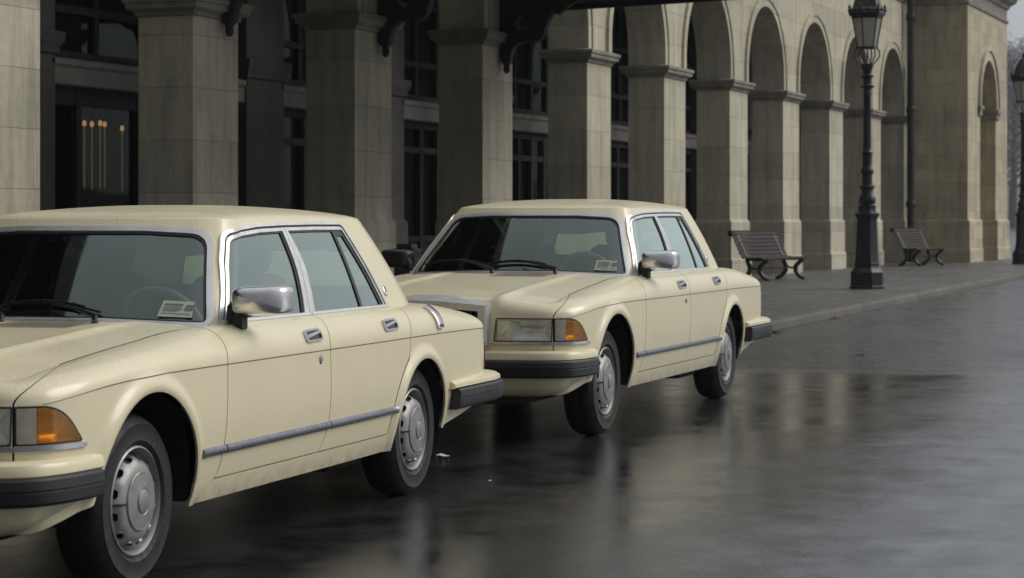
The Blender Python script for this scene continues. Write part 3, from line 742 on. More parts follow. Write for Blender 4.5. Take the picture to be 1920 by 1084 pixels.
        for mir in (False, True):
            X = mirror if mir else (lambda q: q)
            d = P_('door', X(dm), 'paint')
            P_('window_frame', X(join(fmsh, wm)), 'satin', d); P_('window_seal', X(smsh), 'seal', d); P_('side_window', X(gm), 'glass', d)
            h = P_('door_handle', X(join(hr, hb)), 'chrome', d, angle=50); P_('handle_recess', X(hd), 'seal', d)
            P_('trim_strip', X(sm), 'dchrome', d, angle=40, recalc=True)
            if which == 'front':
                k = MB().lathe([(.0005, .0075), (.008, .0075), (.0095, .005), (.0105, .0065), (.0150, .0055), (.0165, .003), (.0165, -.012)][::-1], 24, axis='y', caps=False)
                lk = (k.V, k.F); ky = BW(np.array([[float(np.interp(.134, -BO(np.linspace(6, 14, 900))[:, 0], np.linspace(6, 14, 900))), .93]]))[0]
                lv = np.array(k.V)*np.array([1, 1, 1.35]) + np.array([-.134, ky[1], .769]); P_('key_lock', X((lv, lk[1])), 'chrome', d)
    # wing strip stubs
    sm = moulding(.870, 1.110)
    P_('trim_strip', sm, 'dchrome', angle=40, recalc=True); P_('trim_strip', mirror(sm), 'dchrome', angle=40, recalc=True)
    # fine coach line along the flanks
    cl = []
    for c0, c1 in ((3.9, 16.9),):
        cc = np.linspace(c0, c1, 320); V = []
        for v in (.9935, 1.0012):
            p = BW(np.column_stack([cc, np.full(320, v)])); p[:, 1] += .0012; V.append(p)
        V = np.vstack(V); F = [[i, i+1, 320+i+1, 320+i] for i in range(319)]; cl = (V, F)
    P_('coach_line', cl, 'gapline'); P_('coach_line', mirror(cl), 'gapline')
    # ---- cabin shell
    shell = CAB.cut(under(d_ws, .004), under(d_dlo, .004), under(d_bl, .004)).mesh(rim=.02)
    rf = Sheet(RW, gU, ROOF_U).mesh()
    P_('roof', join(shell, mirror(shell), rf, mirror(rf)), 'paint', merge=2e-4, angle=55)
    hl = Sheet(RW, gU, ROOF_U).mesh(off=-.03)
    P_('headliner', join(hl, mirror(hl)), 'liner', merge=2e-4)
    dm_ = join(drip.mesh(off=.009, rim=.016), ); P_('drip_moulding', dm_, 'satin', angle=50); P_('drip_moulding', mirror(dm_), 'satin', angle=50)
    dk = dark.mesh(off=-.002); P_('door_seal', dk, 'seal'); P_('door_seal', mirror(dk), 'seal')
    # windscreen and rear window
    for nm, fd, tb in (('windscreen', d_ws, .0235), ('rear_window', d_bl, .018)):
        zc = (lambda uv, P: P[:, 2]-.945) if nm == 'windscreen' else (lambda uv, P: P[:, 2]-.95)
        g_ = CAB.cut(over(fd, tb-.004)).mesh(off=-.005); gm = join(g_, mirror(g_))
        w = P_(nm, gm, 'glass', merge=1e-5)
        f_ = CAB.cut(over(fd, -.002), under(fd, tb-.005)).mesh(off=.006, rim=.016); P_('chrome_surround', join(f_, mirror(f_)), 'satin', w, merge=1e-5, angle=50)
        s_ = CAB.cut(over(fd, tb-.009), under(fd, tb+.004)).mesh(off=.0005, rim=.006); P_('rubber_seal', join(s_, mirror(s_)), 'seal', w, merge=1e-5)
        if nm == 'windscreen': ws = w
    def ws_pt(y, z, off=0.):
        t = (z-Z0)/(Z1-Z0); c = np.linspace(0, 4, 600); p = GW(np.column_stack([c, np.full(600, t)])); k = np.interp(abs(y), p[:, 1], c)
        q = GW(np.array([[k, t]]))[0]; q[1] = math.copysign(q[1], y) if y else 0
        a = GW(np.array([[k, min(t+.03, 1)]]))[0]; a[1] = math.copysign(a[1], y); b = GW(np.array([[min(k+.05, 4), t]]))[0]; b[1] = math.copysign(b[1], y)
        n = np.cross(a-q, b-q); n /= np.linalg.norm(n); n = n if n[0] > 0 else -n
        return q + n*off
    # permit card behind the glass, with lines of print
    cp = [ws_pt(y, z, .0035) for y, z in ((.527, .985), (.672, .979), (.656, 1.043), (.527, 1.049))]
    card = P_('permit_card', (cp, [(0, 1, 2, 3)]), 'sticker', ws, smooth=False)
    A_, B_, D_ = cp[0], cp[1]-cp[0], cp[3]-cp[0]; pr = MB(); nrm = np.cross(B_, D_); nrm /= np.linalg.norm(nrm)
    for r_, (x0, x1, h) in enumerate(((.08, .62, .10), (.08, .60, .05), (.08, .64, .05), (.08, .55, .05), (.70, .93, .36), (.08, .92, .04))):
        yb = [.72, .58, .46, .35, .42, .18][r_]
        pr.add([A_ + B_*x + D_*y + nrm*(.0012 if nrm[0] > 0 else -.0012) for x, y in ((x0, yb), (x1, yb), (x1, yb+h), (x0, yb+h))], [(0, 1, 2, 3)])
    pr.build('card_print', 'ink', ws, smooth=False)
    # wipers
    for yp in (.300, -.130):
        pv = np.array([.800 if yp > 0 else .815, yp, .953]); kn = pv + np.array([-.012, -.006, .035])
        e1 = ws_pt(yp-.265, 1.022, .034); mid = kn*.55 + e1*.45 + np.array([.012, 0, .010])
        m = MB(); m.lathe([(.017, pv[2]-.02), (.016, pv[2]+.012), (.010, pv[2]+.016)], 16, c=(pv[0], pv[1]))
        m.tube([pv + (0, 0, .0), kn], [.012, .013], 8)
        m.tube([kn + (0, .008, 0), kn*.8 + e1*.2 + (.006, 0, .006), mid, e1], [.015, .013, .008, .006], 8, flat=.7)
        w = m.build('wiper', 'seal', car)
        b = MB(); ys = np.linspace(yp-.535, yp-.02, 22); zz = 1.008 + .030*np.sin(np.linspace(0, math.pi, 22)) - .012*np.linspace(0, 1, 22)
        b.tube([ws_pt(y, z, .010) for y, z in zip(ys, zz)], .0055, 6)
        b.tube([ws_pt(y, z, .022) for y, z in zip(ys[3:-3], zz[3:-3])], .0045, 6)
        for k in (4, 10, 16): b.tube([ws_pt(ys[k], zz[k], .010), ws_pt(ys[k], zz[k], .030)], .006, 6)
        b.build('wiper_blade', 'seal', w)
    # cowl vents: slanting louvres in the panel ahead of the glass
    v = MB()
    for k in range(20):
        y = -.075 + k*.0185; q = []
        for t in np.linspace(0, 1, 7): 
            x = 1.03 - .235*t; yy = y + .060*t
            q.append([(x, yy - .0045), (x, yy + .0045)])
        for (a, b), (c, d) in zip(q[:-1], q[1:]):
            v.add([(e[0], e[1], float(z_hood(np.array([e[0]]), np.array([e[1]]))[0]) + .0022 + .010*max(0., (1.03-e[0])/.235)) for e in (a, c, d, b)], [(0, 1, 2, 3)])
    v.build('cowl_vent', 'gapline', car, smooth=False)
    # ---- mirrors: near shell chrome, far one coloured black for the dark arcade it faces; black feet
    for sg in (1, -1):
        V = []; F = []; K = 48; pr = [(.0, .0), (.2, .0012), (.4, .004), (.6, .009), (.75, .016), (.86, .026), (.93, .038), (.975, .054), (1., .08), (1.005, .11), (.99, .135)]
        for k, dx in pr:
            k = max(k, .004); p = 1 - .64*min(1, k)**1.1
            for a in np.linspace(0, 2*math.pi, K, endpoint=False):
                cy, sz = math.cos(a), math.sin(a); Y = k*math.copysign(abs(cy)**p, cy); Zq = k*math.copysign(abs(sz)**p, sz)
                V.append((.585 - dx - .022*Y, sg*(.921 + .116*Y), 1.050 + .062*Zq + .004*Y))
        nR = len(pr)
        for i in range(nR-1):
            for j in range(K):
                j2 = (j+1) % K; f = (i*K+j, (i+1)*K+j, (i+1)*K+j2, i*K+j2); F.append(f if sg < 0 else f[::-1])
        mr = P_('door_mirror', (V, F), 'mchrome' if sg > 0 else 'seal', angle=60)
        Vg = [(V[(nR-1)*K+j][0]+.006, (V[(nR-1)*K+j][1]-sg*.925)*.93+sg*.925, (V[(nR-1)*K+j][2]-1.049)*.93+1.049) for j in range(K)]
        P_('mirror_glass', (Vg, [tuple(range(K))]), 'chrome', mr, smooth=False)
        m = MB(); m.box(.515, .570, sg*.842 - .022, sg*.842 + .022, .930, .992, .006)
        m.tube([(.56, sg*.80, .955), (.555, sg*.81, 1.02), (.55, sg*.845, 1.055)], [.014, .022, .026], 12)
        m.tube([(.54, sg*.835, .945), (.535, sg*.86, .99), (.53, sg*.90, 1.01)], [.014, .016, .020], 12)
        m.build('mirror_foot', 'seal', mr)
    # ---- lamps
    for sg in (False, True):
        X = mirror if sg else (lambda q: q)
        hsg = BODY.cut(g_lamp(f_head, -.002)).mesh(off=-.050); fram = BODY.cut(g_lamp(f_head, .0), lambda uv, P: .0065-f_head(az(uv, P))).mesh(off=.001, rim=.04, skip_center=False)
        L = P_('headlight', X(fram), 'seal')
        aD = aH0 + .092
        side_ = BODY.cut(g_lamp(f_head, .004), lambda uv, P: aD-.007-arc(uv[:, 0])).mesh(off=-.02, rim=.03, skip_center=False)
        P_('side_reflector', X(side_), 'reflector', L)
        fb = sdf_poly(round_poly([(aD+.004, .616), (aH1-.016, .616), (aH1-.016, .735), (aD+.004, .735)], [.022, .008, .008, .022]))
        def bowl(uv):
            p = BW(uv); a = az(uv, p); d = np.clip(fb(a), 0, 1); p[:, 0] -= .010 + .030*np.sin(np.clip(d/.058, 0, 1)*math.pi/2); return p
        bw = Sheet(bowl, np.linspace(*[float(np.interp(s_, sA, uA)) for s_ in (aD-.004, aH1)], 46), np.linspace(.68, 1., 30)).cut(g_lamp(f_head, .004)).mesh()
        P_('main_reflector', X(bw), 'reflector', L)
        ln = BODY.cut(g_lamp(f_head, .005)).mesh(off=.003); P_('lens', X(ln), 'lens', L)
        P_('lamp_pod', X(hsg), 'black', L)
        bl_ = MB().lathe([(.0005, 0), (.012, .002), (.012, .02), (.006, .026)], 14, axis='z', caps=False)
        yb, xb = .665, 2.27
        V = np.array(bl_.V)[:, [2, 1, 0]] + np.array([xb, yb, .676]); P_('bulb_shield', X((V, bl_.F)), 'chrome', L)
        rim_ = BODY.cut(g_lamp(f_corn, .0), lambda uv, P: 0.0075-f_corn(az(uv, P))).mesh(off=.001, rim=.03, skip_center=False)
        I = P_('indicator', X(rim_), 'seal')
        wl = BODY.cut(g_lamp(f_corn, .007), lambda uv, P: aW-arc(uv[:, 0])).mesh(off=.003, rim=.01, skip_center=False); P_('clear_lens', X(wl), 'white_lens', I)
        am = BODY.cut(g_lamp(f_corn, .007), lambda uv, P: arc(uv[:, 0])-aW-.003).mesh(off=.003, rim=.01, skip_center=False); P_('amber_lens', X(am), 'amber', I)
        cz0, cz1 = .612, .736
        def pod(uv):
            p = BW(uv); a = arc(uv[:, 0]); d = np.minimum(f_corn(az(uv, p)), .05); n_ = np.column_stack([BO(uv[:, 0]+2e-3)[:, 1]-BO(uv[:, 0])[:, 1], BO(uv[:, 0])[:, 0]-BO(uv[:, 0]+2e-3)[:, 0]]); n_ /= np.linalg.norm(n_, axis=1)[:, None]
            dep = .006 + .034*np.sin(np.clip(d/.045, 0, 1)*math.pi/2) - .012*np.exp(-(((a-aW-.11)/.03)**2 + ((p[:, 2]-.665)/.025)**2)); p[:, :2] -= n_*dep[:, None]; return p
        pd = Sheet(pod, cU[(cU > 2.2) & (cU < 6.6)], np.linspace(.62, 1., 30)); g_in = lambda uv, P: f_corn(az(uv, BW(uv)))-.004
        P_('lamp_reflector', X(pd.cut(g_in).mesh()), 'reflector', I)
        # bright rail under the lamps
        sw = BODY.cut(lambda uv, P: np.minimum.reduce([arc(uv[:, 0])-aH0+.022, aC1+.012-arc(uv[:, 0]), P[:, 2]-.5855, .6025-P[:, 2], lowfront(uv)]), lambda uv, P: np.abs(arc(uv[:, 0])-aH1)-.0015).mesh(off=.010, rim=.012, skip_center=False)
        P_('lamp_rail', X(sw), 'chrome', angle=50)
        tl = BODY.cut(g_tail).mesh(off=.006, rim=.02, skip_center=False); P_('tail_lamp', X(tl), 'red')
    # ---- grille: upright chrome shell with dark vertical vanes
    g = MB(); y0, y1 = .345, .405
    def shell_ring(x):     # outer outline, front view, then inner
        o = [(-.405, .585), (-.405, .822), (-.10, .846), (.10, .846), (.405, .822), (.405, .585)]
        n = [(-.355, .625), (-.355, .782), (-.10, .800), (.10, .800), (.355, .782), (.355, .625)]
        return [(x, a, b) for a, b in o], [(x, a, b) for a, b in n]
    o0, n0 = shell_ring(2.435); o1, n1 = shell_ring(2.30); on, _ = shell_ring(2.425)
    o0s = [(2.435, a*.978, .585+(b-.585)*.975) for _, a, b in o0]
    V = o0s + n0 + on + [(2.24, a, b+.022 if abs(a) < .2 else b) for _, a, b in o1] + [(2.37, a, b) for _, a, b in n0]; F = []
    for i in range(6):
        j = (i+1) % 6
        F += [(i, j, 6+j, 6+i), (12+i, 12+j, j, i), (18+i, 18+j, 12+j, 12+i), (6+i, 6+j, 24+j, 24+i)]
    g.add(V, F); gr = g.build('grille', 'satin', car, recalc=True, angle=25)
    vn = MB(); vn.box(2.34, 2.36, -.36, .36, .61, .80)
    for k in range(23):
        y = -.341 + k*.031; vn.box(2.372, 2.418, y-.0035, y+.0035, .622, .79 - abs(y)*.02)
    vn.build('grille_vanes', 'seal', gr, smooth=False)
    # ---- bumpers
    FPth = full_path([(2.455, 0), (2.452, .30), (2.435, .60), (2.400, .775), (2.33, .865), (2.22, .910), (2.08, .928), (1.945, .934)], 90)
    up_ = P_('bumper', sweep(FPth, [(-.14, .498), (-.004, .498), (.004, .505), (.004, .525), (-.004, .543), (-.025, .5525), (-.14, .556)]), 'paint', angle=40)
    pr_ = FPth[2:-2]
    P_('bumper_rubber', sweep(pr_, [(-.13, .397), (-.006, .398), (.010, .404), (.018, .412), (.021, .447), (.0165, .4505), (.0165, .4545), (.021, .458), (.018, .490), (.008, .4985), (-.13, .4985)]), 'rubber', up_, angle=35)
    VP = full_path([(2.43, 0), (2.427, .30), (2.412, .60), (2.378, .765), (2.30, .850), (2.20, .885), (2.10, .898), (2.03, .900)], 80)
    Vv, Ff = sweep(VP, [(-.14, .280), (-.095, .282), (-.060, .305), (-.028, .345), (-.006, .398), (-.05, .40)])
    Vv = np.array(Vv); k = np.clip((2.36-Vv[:, 0])/.34, 0, 1); Vv[:, 2] = np.where(Vv[:, 2] < .39, .394 - (.394-Vv[:, 2])*(1-.80*k**1.5), Vv[:, 2])
    P_('front_valance', (Vv, Ff), 'paint', angle=60)
    RPth = full_path([(-3.010, 0), (-3.005, .40), (-2.985, .68), (-2.945, .815), (-2.87, .895), (-2.74, .928), (-2.45, .936), (-1.985, .934)], 90)
    RPth[:, 2:] *= -1; RP = RPth[::-1]
    up_ = P_('bumper', sweep(RP, [(-.30, .503), (-.004, .503), (.006, .510), (.004, .528), (-.02, .543), (-.06, .552), (-.30, .556)]), 'paint', angle=50, recalc=True)
    P_('bumper_rubber', sweep(RP[1:-1], [(-.13, .392), (-.006, .393), (.012, .400), (.021, .412), (.024, .450), (.018, .4535), (.018, .4575), (.024, .461), (.022, .493), (.010, .5025), (-.13, .5025)]), 'rubber', up_, angle=35, recalc=True)
    # ---- small trim
    if filler:
        cq = lambda x, v_: BW(np.array([[float(np.interp(-x, -BO(np.linspace(6, 18, 1500))[:, 0], np.linspace(6, 18, 1500))), v_]]))[0]
        V = []; rows = np.linspace(0, 1, 12)
        for t in rows:
            v_ = 1.66 - .56*t; wd = .050 - .008*t; xc = -1.80 - .03*(1-t)
            for q, h in ((-1, 0), (-1, .013), (-.75, .017), (.75, .017), (1, .013), (1, 0)):
                p = cq(xc + q*wd, v_); n = np.array([0, .35 + .65*t, .94*(1-t) + .1]); n /= np.linalg.norm(n); V.append(p + n*h)
        F = [(i*6+k, (i+1)*6+k, (i+1)*6+k+1, i*6+k+1) for i in range(11) for k in range(5)] + [tuple(range(6)), tuple(66+k for k in range(6))[::-1]]
        fl = P_('quarter_handle', (V, F), 'chrome', angle=30, recalc=True)
        V2 = []
        for v_, dx in ((1.17, .030), (1.17, -.030), (1.115, -.028), (1.115, .028)):
            V2.append(cq(-1.80 + dx, v_) + np.array([0, .0185, .004]))
        P_('handle_pad', (V2, [(0, 1, 2, 3)]), 'seal', fl, smooth=False)
    em = MB().lathe([(.026, 0), (.026, .004), (.021, .0055), (.019, .003), (.008, .003), (.006, .005), (.0005, .005)], 28, axis='y', caps=False)
    c_ = np.linspace(8, 10, 400); pz = GW(np.column_stack([c_, np.full(400, (1.035-Z0)/(Z1-Z0))])); ky = float(np.interp(1.425, -pz[:, 0], pz[:, 1]))
    Vv = np.array(em.V)*np.array([.8, 1, 1.0]); Vv[:, 1] -= Vv[:, 2]*.39; Vv += np.array([-1.425, ky, 1.035]); e_ = (Vv, [f[::-1] for f in em.F])
    P_('pillar_badge', e_, 'chrome'); P_('pillar_badge', mirror(e_), 'chrome')
    # ---- wheels, wells, underside
    for sg in (1, -1):
        for x in (1.544, -1.544): wheel(car, 'wheel', x, .33, sg, car)
    for sg in (1, -1):
        for (cx, cz), r in ((FA, FR_+.004), (RA, RR_+.004)):
            wl = MB(); V = []
            for k in range(33):
                a = math.pi*(k/32.)*1.08 - math.pi*.04
                for y in (.56, .90 - .05*max(0., .5 - math.sin(a))): V.append((cx + r*math.cos(a), sg*y, cz + r*math.sin(a)))
            F = [(2*k, 2*k+1, 2*k+3, 2*k+2) for k in range(32)]
            n = len(V); V += [(cx, sg*.56, cz)]; F += [(2*k, 2*k+2, n) for k in range(32)]
            wl.add(V, F).build('wheel_well', 'well', car)
    ub = MB().box(-2.75, 2.30, -.57, .57, .235, .44).box(-1.05, 1.06, -.86, .86, .275, .36)
    ub.tube([(-1.544, -.72, .33), (-1.544, .72, .33)], .045, 12).tube([(1.544, -.72, .30), (1.544, .72, .30)], .03, 10)
    ub.tube([(-.6, -.35, .20), (-2.6, -.35, .22)], .04, 10).box(-1.2, -.75, .45, .72, .19, .25, .02).box(.3, .75, -.3, .3, .19, .25, .02)
    ub.box(-2.68, -1.96, -.80, .80, .33, .50).box(2.0, 2.3, -.74, .74, .30, .56); ub.build('underbody', 'black', car)
    # ---- cabin interior
    it = MB(); cc = np.linspace(8.75, 14.6, 90); o = BO(cc); V = []; F = []
    for k in range(90):
        for z in (.30, .925): V.append((o[k, 0]*.90 - .06, min(o[k, 1]-.055, .745 if z > .9 else .83), z))
    F = [(2*k, 2*k+1, 2*k+3, 2*k+2) for k in range(89)]; it.add(V, F); V2 = [(x, -y, z) for x, y, z in V]; it.add(V2, F)
    it.add([(-2.3, -.8, .36), (1.2, -.8, .36), (1.2, .8, .36), (-2.3, .8, .36)], [(0, 1, 2, 3)]); it.build('door_cards', 'dash', car)
    d = MB(); d.rings([(0, .62), (.0, .86), (-.02, .925), (-.06, .945)], .52, .80, -.74, .74)
    MB().box(-1.95, -1.55, -.70, .70, .90, .945, .01).build('parcel_shelf', 'dash', car)
    d.tube([(.50, .12, .90), (.49, .36, .96), (.50, .62, .90)], [.03, .05, .03], 12); d.build('dashboard', 'dash', car)
    for y in (.36, -.36):
        s = MB(); s.rings([(-.03, .45), (0, .49), (.0, .57), (-.03, .61)], -.36, .18, y-.25, y+.25)
        s.rings([(-.02, 0), (.0, .05), (.0, .45), (-.03, .53), (-.07, .56)], -.07, .07, -.24, .24)
        for i in range(len(s.V)-20, len(s.V)):
            x, yy, z = s.V[i]; s.V[i] = (-.40 + x*1. - z*.26, yy + y, .58 + z)
        s.build('front_seat', 'seat', car, angle=50)
        h = MB(); h.rings([(-.04, 0), (-.01, .03), (0, .10), (-.012, .18), (-.04, .205)], -.045, .045, -.125, .125); h.V = [(-.575 + x - z*.2, y + yy, 1.125 + z) for x, yy, z in h.V]
        h.tube([(-.56, y-.05, 1.06), (-.57, y-.05, 1.16)], .007, 6).tube([(-.56, y+.05, 1.06), (-.57, y+.05, 1.16)], .007, 6)
        h.build('headrest', 'seat', car, angle=60)
    s = MB(); s.rings([(-.03, .44), (0, .48), (0, .56), (-.04, .60)], -1.45, -.92, -.68, .68); n = len(s.V)
    s.rings([(-.02, 0), (0, .05), (0, .42), (-.04, .50)], -.08, .08, -.68, .68); s.V[n:] = [(-1.48 + x - z*.3, y, .55 + z) for x, y, z in s.V[n:]]; s.build('rear_seat', 'seat', car, angle=50)
    m = MB(); tor = [(0.185*math.cos(a), .185*math.sin(a)) for a in np.linspace(0, 2*math.pi, 41)]
    f3 = lambda a, b: (.30 + b*.50 + .0, .37 + a, .935 + b*.86)
    m.tube([f3(a, b) for a, b in tor], .0125, 8, caps=False); m.tube([f3(-.18, 0), f3(0, -.03), f3(.18, 0)], [.012, .026, .012], 8, flat=.6); m.tube([f3(0, -.02), (.62, .37, .84)], [.05, .03], 10)
    m.build('steering_wheel', 'wheelgrey', car)
    m = MB(); n = 0; m.rings([(-.012, 0), (0, .012), (0, .045), (-.012, .06)], -.012, .012, -.115, .115); m.V = [(x + .20, y, z + 1.265) for x, y, z in m.V]; m.tube([(.20, 0, 1.30), (.27, 0, 1.36)], .008, 6)
    m.build('rear_view_mirror', 'seal', car)
    return car
car1 = make_car('cream four-door saloon in the foreground, its front cut off by the left edge', 'cream saloons parked in a row')
def copy_tree(o, parent=None, skip=()):
    c = o.copy(); COL.objects.link(c); c.parent = parent
    for ch in list(o.children):
        if ch.name.split('.')[0] not in skip: copy_tree(ch, c, skip)
    return c
car2 = copy_tree(car1, None, ('quarter_handle',))
car2['label'] = 'second cream saloon, parked behind the foreground car with its headlight in full view'
car1.location = (9.044, 5.378, 0); car1.rotation_euler = (0, 0, R(-176.28))
car2.location = (15.6236, 5.705, 0); car2.rotation_euler = (0, 0, R(-177.9575)); car2.scale = (1.0578,)*3

# ------------------------------------------------------------------ ground, road, pavement
def sheet(name, pts, z, mat):
    o = obj(name, [(x, y, z) for x, y in pts], [tuple(range(len(pts)))], mat, smooth=False); o['kind'] = 'structure'; return o
sheet('road', [(-300, -500), (900, -500), (900, 700), (-300, 700)], 0., 'road')
KS = .0333                                          # the kerb runs a touch askew to the station
kerb_y = lambda x: 6.29 + KS*x
m = MB(); xs = [-40 + 8*k for k in range(19)]       # pavement slab behind the kerb, with a real step
V = []; F = []
for x in xs:
    V += [(x, kerb_y(x)+.16, .126), (x, 17.0, .126)]
F = [(2*k, 2*k+2, 2*k+3, 2*k+1) for k in range(len(xs)-1)]
pv = obj('pavement', V, F, 'setts', smooth=False); pv['kind'] = 'structure'
V = []; F = []
for x in xs:
    y = kerb_y(x)
    V += [(x, y-.004, -.02), (x, y, .085), (x, y+.018, .128), (x, y+.16, .134), (x, y+.165, .10)]
n = len(xs)
for k in range(n-1):
    for j in range(4): F.append((5*k+j, 5*k+5+j, 5*k+6+j, 5*k+1+j))
kb = obj('kerb', V, F, 'kerb', smooth=False, recalc=True); kb['kind'] = 'structure'

# ------------------------------------------------------------------ the station: arcade, pavilion, inner wall
ST = empty('station_building', (45, 14, 0), label='pale stone station building with a round-arched arcade along the wet street', cat='building')
STL = Vector(ST.location)
def bpart(name, mb_or, mat, parent=ST, **kw):
    V, F = (mb_or.V, mb_or.F) if isinstance(mb_or, MB) else mb_or
    off = STL if parent is not None else Vector((0, 0, 0))
    return obj(name, [Vector(v) - off for v in V], F, mat, parent, **kw)
Y0, Y1 = 13.32, 14.06
PIERS = [(14.9, 16.2, 3.7), (19.5, 20.81, 3.75), (24.12, 25.26, 3.82), (28.68, 29.92, 4.01), (33.43, 34.73, 4.14), (38.44, 39.75, 4.18), (43.05, 44.49, 4.18), (47.82, 49.28, 4.18),
         (52.45, 54.0, 4.18), (57.2, 58.72, 4.18), (61.95, 63.45, 4.18), (66.7, 68.3, 4.18)]
for x0, x1, zc in PIERS:
    m = MB().rings([(.075, .10), (.075, .52), (.045, .55), (.045, 1.335), (.012, 1.385), (.0, 1.40), (0, zc)], x0, x1, Y0, Y1)
    pr = bpart('pier', m, 'stone', smooth=False)
    c = MB().rings([(.002, zc), (.03, zc+.012), (.035, zc+.05), (.07, zc+.075), (.115, zc+.095), (.12, zc+.16), (.145, zc+.17), (.145, zc+.225), (.10, zc+.24)], x0, x1, Y0, Y1)
    bpart('capital', c, 'cap', pr, angle=30)
ZT = 7.72
for i, (a, b) in enumerate(zip(PIERS[:-1], PIERS[1:])):
    xl, xr = a[1], b[0]; z0 = max(a[2], b[2]) + .24; r = (xr-xl)/2; xc = (xl+xr)/2; zs = z0 + .24
    K = 40; A = [(xl, a[2]+.235), (xl, zs)] + [(xc - r*math.cos(math.pi*k/K), zs + r*math.sin(math.pi*k/K)) for k in range(1, K)] + [(xr, zs), (xr, b[2]+.235)]
    V = []; F = []
    for y in (Y0, Y1):
        for x, z in A: V += [(x, y, z), (x, y, ZT)]
    n = len(A); o = 2*n
    for k in range(n-1):
        if A[k][0] != A[k+1][0]: F += [(2*k, 2*k+2, 2*k+3, 2*k+1), (o+2*k, o+2*k+1, o+2*k+3, o+2*k+2)]
        F.append((2*k+2, 2*k, o+2*k, o+2*k+2))
    w = MB().add(V, F)                       # spandrels of this bay, then the wall over its right-hand pier
    w.add([(b[0], Y0, b[2]+.235), (b[1], Y0, b[2]+.235), (b[1], Y0, ZT), (b[0], Y0, ZT)], [(0, 1, 2, 3)])
    w.add([(b[0], Y1, b[2]+.235), (b[1], Y1, b[2]+.235), (b[1], Y1, ZT), (b[0], Y1, ZT)], [(3, 2, 1, 0)])
    aw = bpart('arch_bay', w, 'stone', angle=30)
    # moulded archivolt: two fillets standing proud of the wall
    def ringband(r0, r1, pr):
        V = []; F = []
        P0 = [(-1, z0-.0), (-1, zs)]; 
        for k in range(-1, K+2):
            if k == -1: c_, s_, zz = -1., 0., z0
            elif k == K+1: c_, s_, zz = 1., 0., z0
            else: c_, s_, zz = -math.cos(math.pi*k/K), math.sin(math.pi*k/K), zs
            for rr, yy in ((r0, Y0-.0), (r0, Y0-pr), (r1, Y0-pr), (r1, Y0)): V.append((xc + rr*c_, yy, zz + rr*s_))
        for k in range(K+2):
            for j in range(3): F.append((4*k+j, 4*k+4+j, 4*k+5+j, 4*k+1+j))
        return V, F
    v1, f1 = ringband(r+.002, r+.17, .028); v2, f2 = ringband(r+.17, r+.255, .055)
    q = MB().add(v1, f1).add(v2, f2); bpart('archivolt', q, 'stone', aw, recalc=True, angle=30)
# wall left of the first pier, cornice, upper storey and roof
bpart('upper_wall', MB().box(-30, 68.3, Y0+.10, Y1+.5, 8.42, 11.5), 'stone', smooth=False)
bpart('upper_wall', MB().box(-30, 14.9, Y0, Y1, .1, 7.72), 'stone', smooth=False)
cn = MB()
pf = [(.0, 7.715), (-.05, 7.73), (-.06, 7.80), (-.16, 7.92), (-.20, 8.02), (-.36, 8.12), (-.40, 8.30), (-.43, 8.42), (.6, 8.43)]
V = [(x, Y0+o, z) for x in (-30, 68.1) for o, z in pf]; n = len(pf)
cn.add(V, [(k, k+1, n+k+1, n+k) for k in range(n-1)]); bpart('cornice', cn, 'cap', recalc=True, angle=30)
bpart('roof', MB().add([(-30, 12.9, 11.5), (76.5, 12.9, 11.5), (76.5, 19, 14.5), (-30, 19, 14.5), (-30, 26, 11.5), (76.5, 26, 11.5)], [(0, 1, 2, 3), (3, 2, 5, 4)]), 'slate', smooth=False)
# pavilion at the far end
PX0, PX1, PY0, PY1 = 67.95, 75.35, 11.68, 20.0
px_l, px_r = 70.15, 73.05; pr_ = (px_r-px_l)/2; pxc = (px_l+px_r)/2; pzs = 4.86
pm = MB(); K = 36
A = [(px_l, .1), (px_l, pzs)] + [(pxc - pr_*math.cos(math.pi*k/K), pzs + pr_*math.sin(math.pi*k/K)) for k in range(1, K)] + [(px_r, pzs), (px_r, .1)]
ZP = 7.75; V = []; F = []
for y in (PY0, PY0+.9):
    for x, z in A: V += [(x, y, z), (x, y, ZP)]
n = len(A); o = 2*n
for k in range(n-1):
    if A[k][0] != A[k+1][0]: F += [(2*k, 2*k+2, 2*k+3, 2*k+1), (o+2*k, o+2*k+1, o+2*k+3, o+2*k+2)]
    F.append((2*k+2, 2*k, o+2*k, o+2*k+2))
pm.add(V, F)
for x0, x1 in ((PX0, px_l), (px_r, PX1)): pm.add([(x0, PY0, .1), (x1, PY0, .1), (x1, PY0, ZP), (x0, PY0, ZP)], [(0, 1, 2, 3)])
pm.add([(PX0, PY0, .1), (PX0, PY0, ZP), (PX0, PY1, ZP), (PX0, PY1, .1)], [(0, 1, 2, 3)])
pm.add([(PX1, PY0, .1), (PX1, PY0, ZP), (PX1, PY1, ZP), (PX1, PY1, .1)], [(3, 2, 1, 0)])
pm.add([(px_l-.3, PY0+1.6, .1), (px_r+.3, PY0+1.6, .1), (px_r+.3, PY0+1.6, 7.4), (px_l-.3, PY0+1.6, 7.4)], [(0, 1, 2, 3)])
pm.add([(px_l-.3, PY0+.9, .1), (px_l-.3, PY0+1.6, .1), (px_l-.3, PY0+1.6, 7.4), (px_l-.3, PY0+.9, 7.4)], [(0, 1, 2, 3)])
pm.add([(px_r+.3, PY0+.9, .1), (px_r+.3, PY0+1.6, .1), (px_r+.3, PY0+1.6, 7.4), (px_r+.3, PY0+.9, 7.4)], [(3, 2, 1, 0)])
pav = bpart('pavilion', pm, 'stone_wall', recalc=False, angle=30)
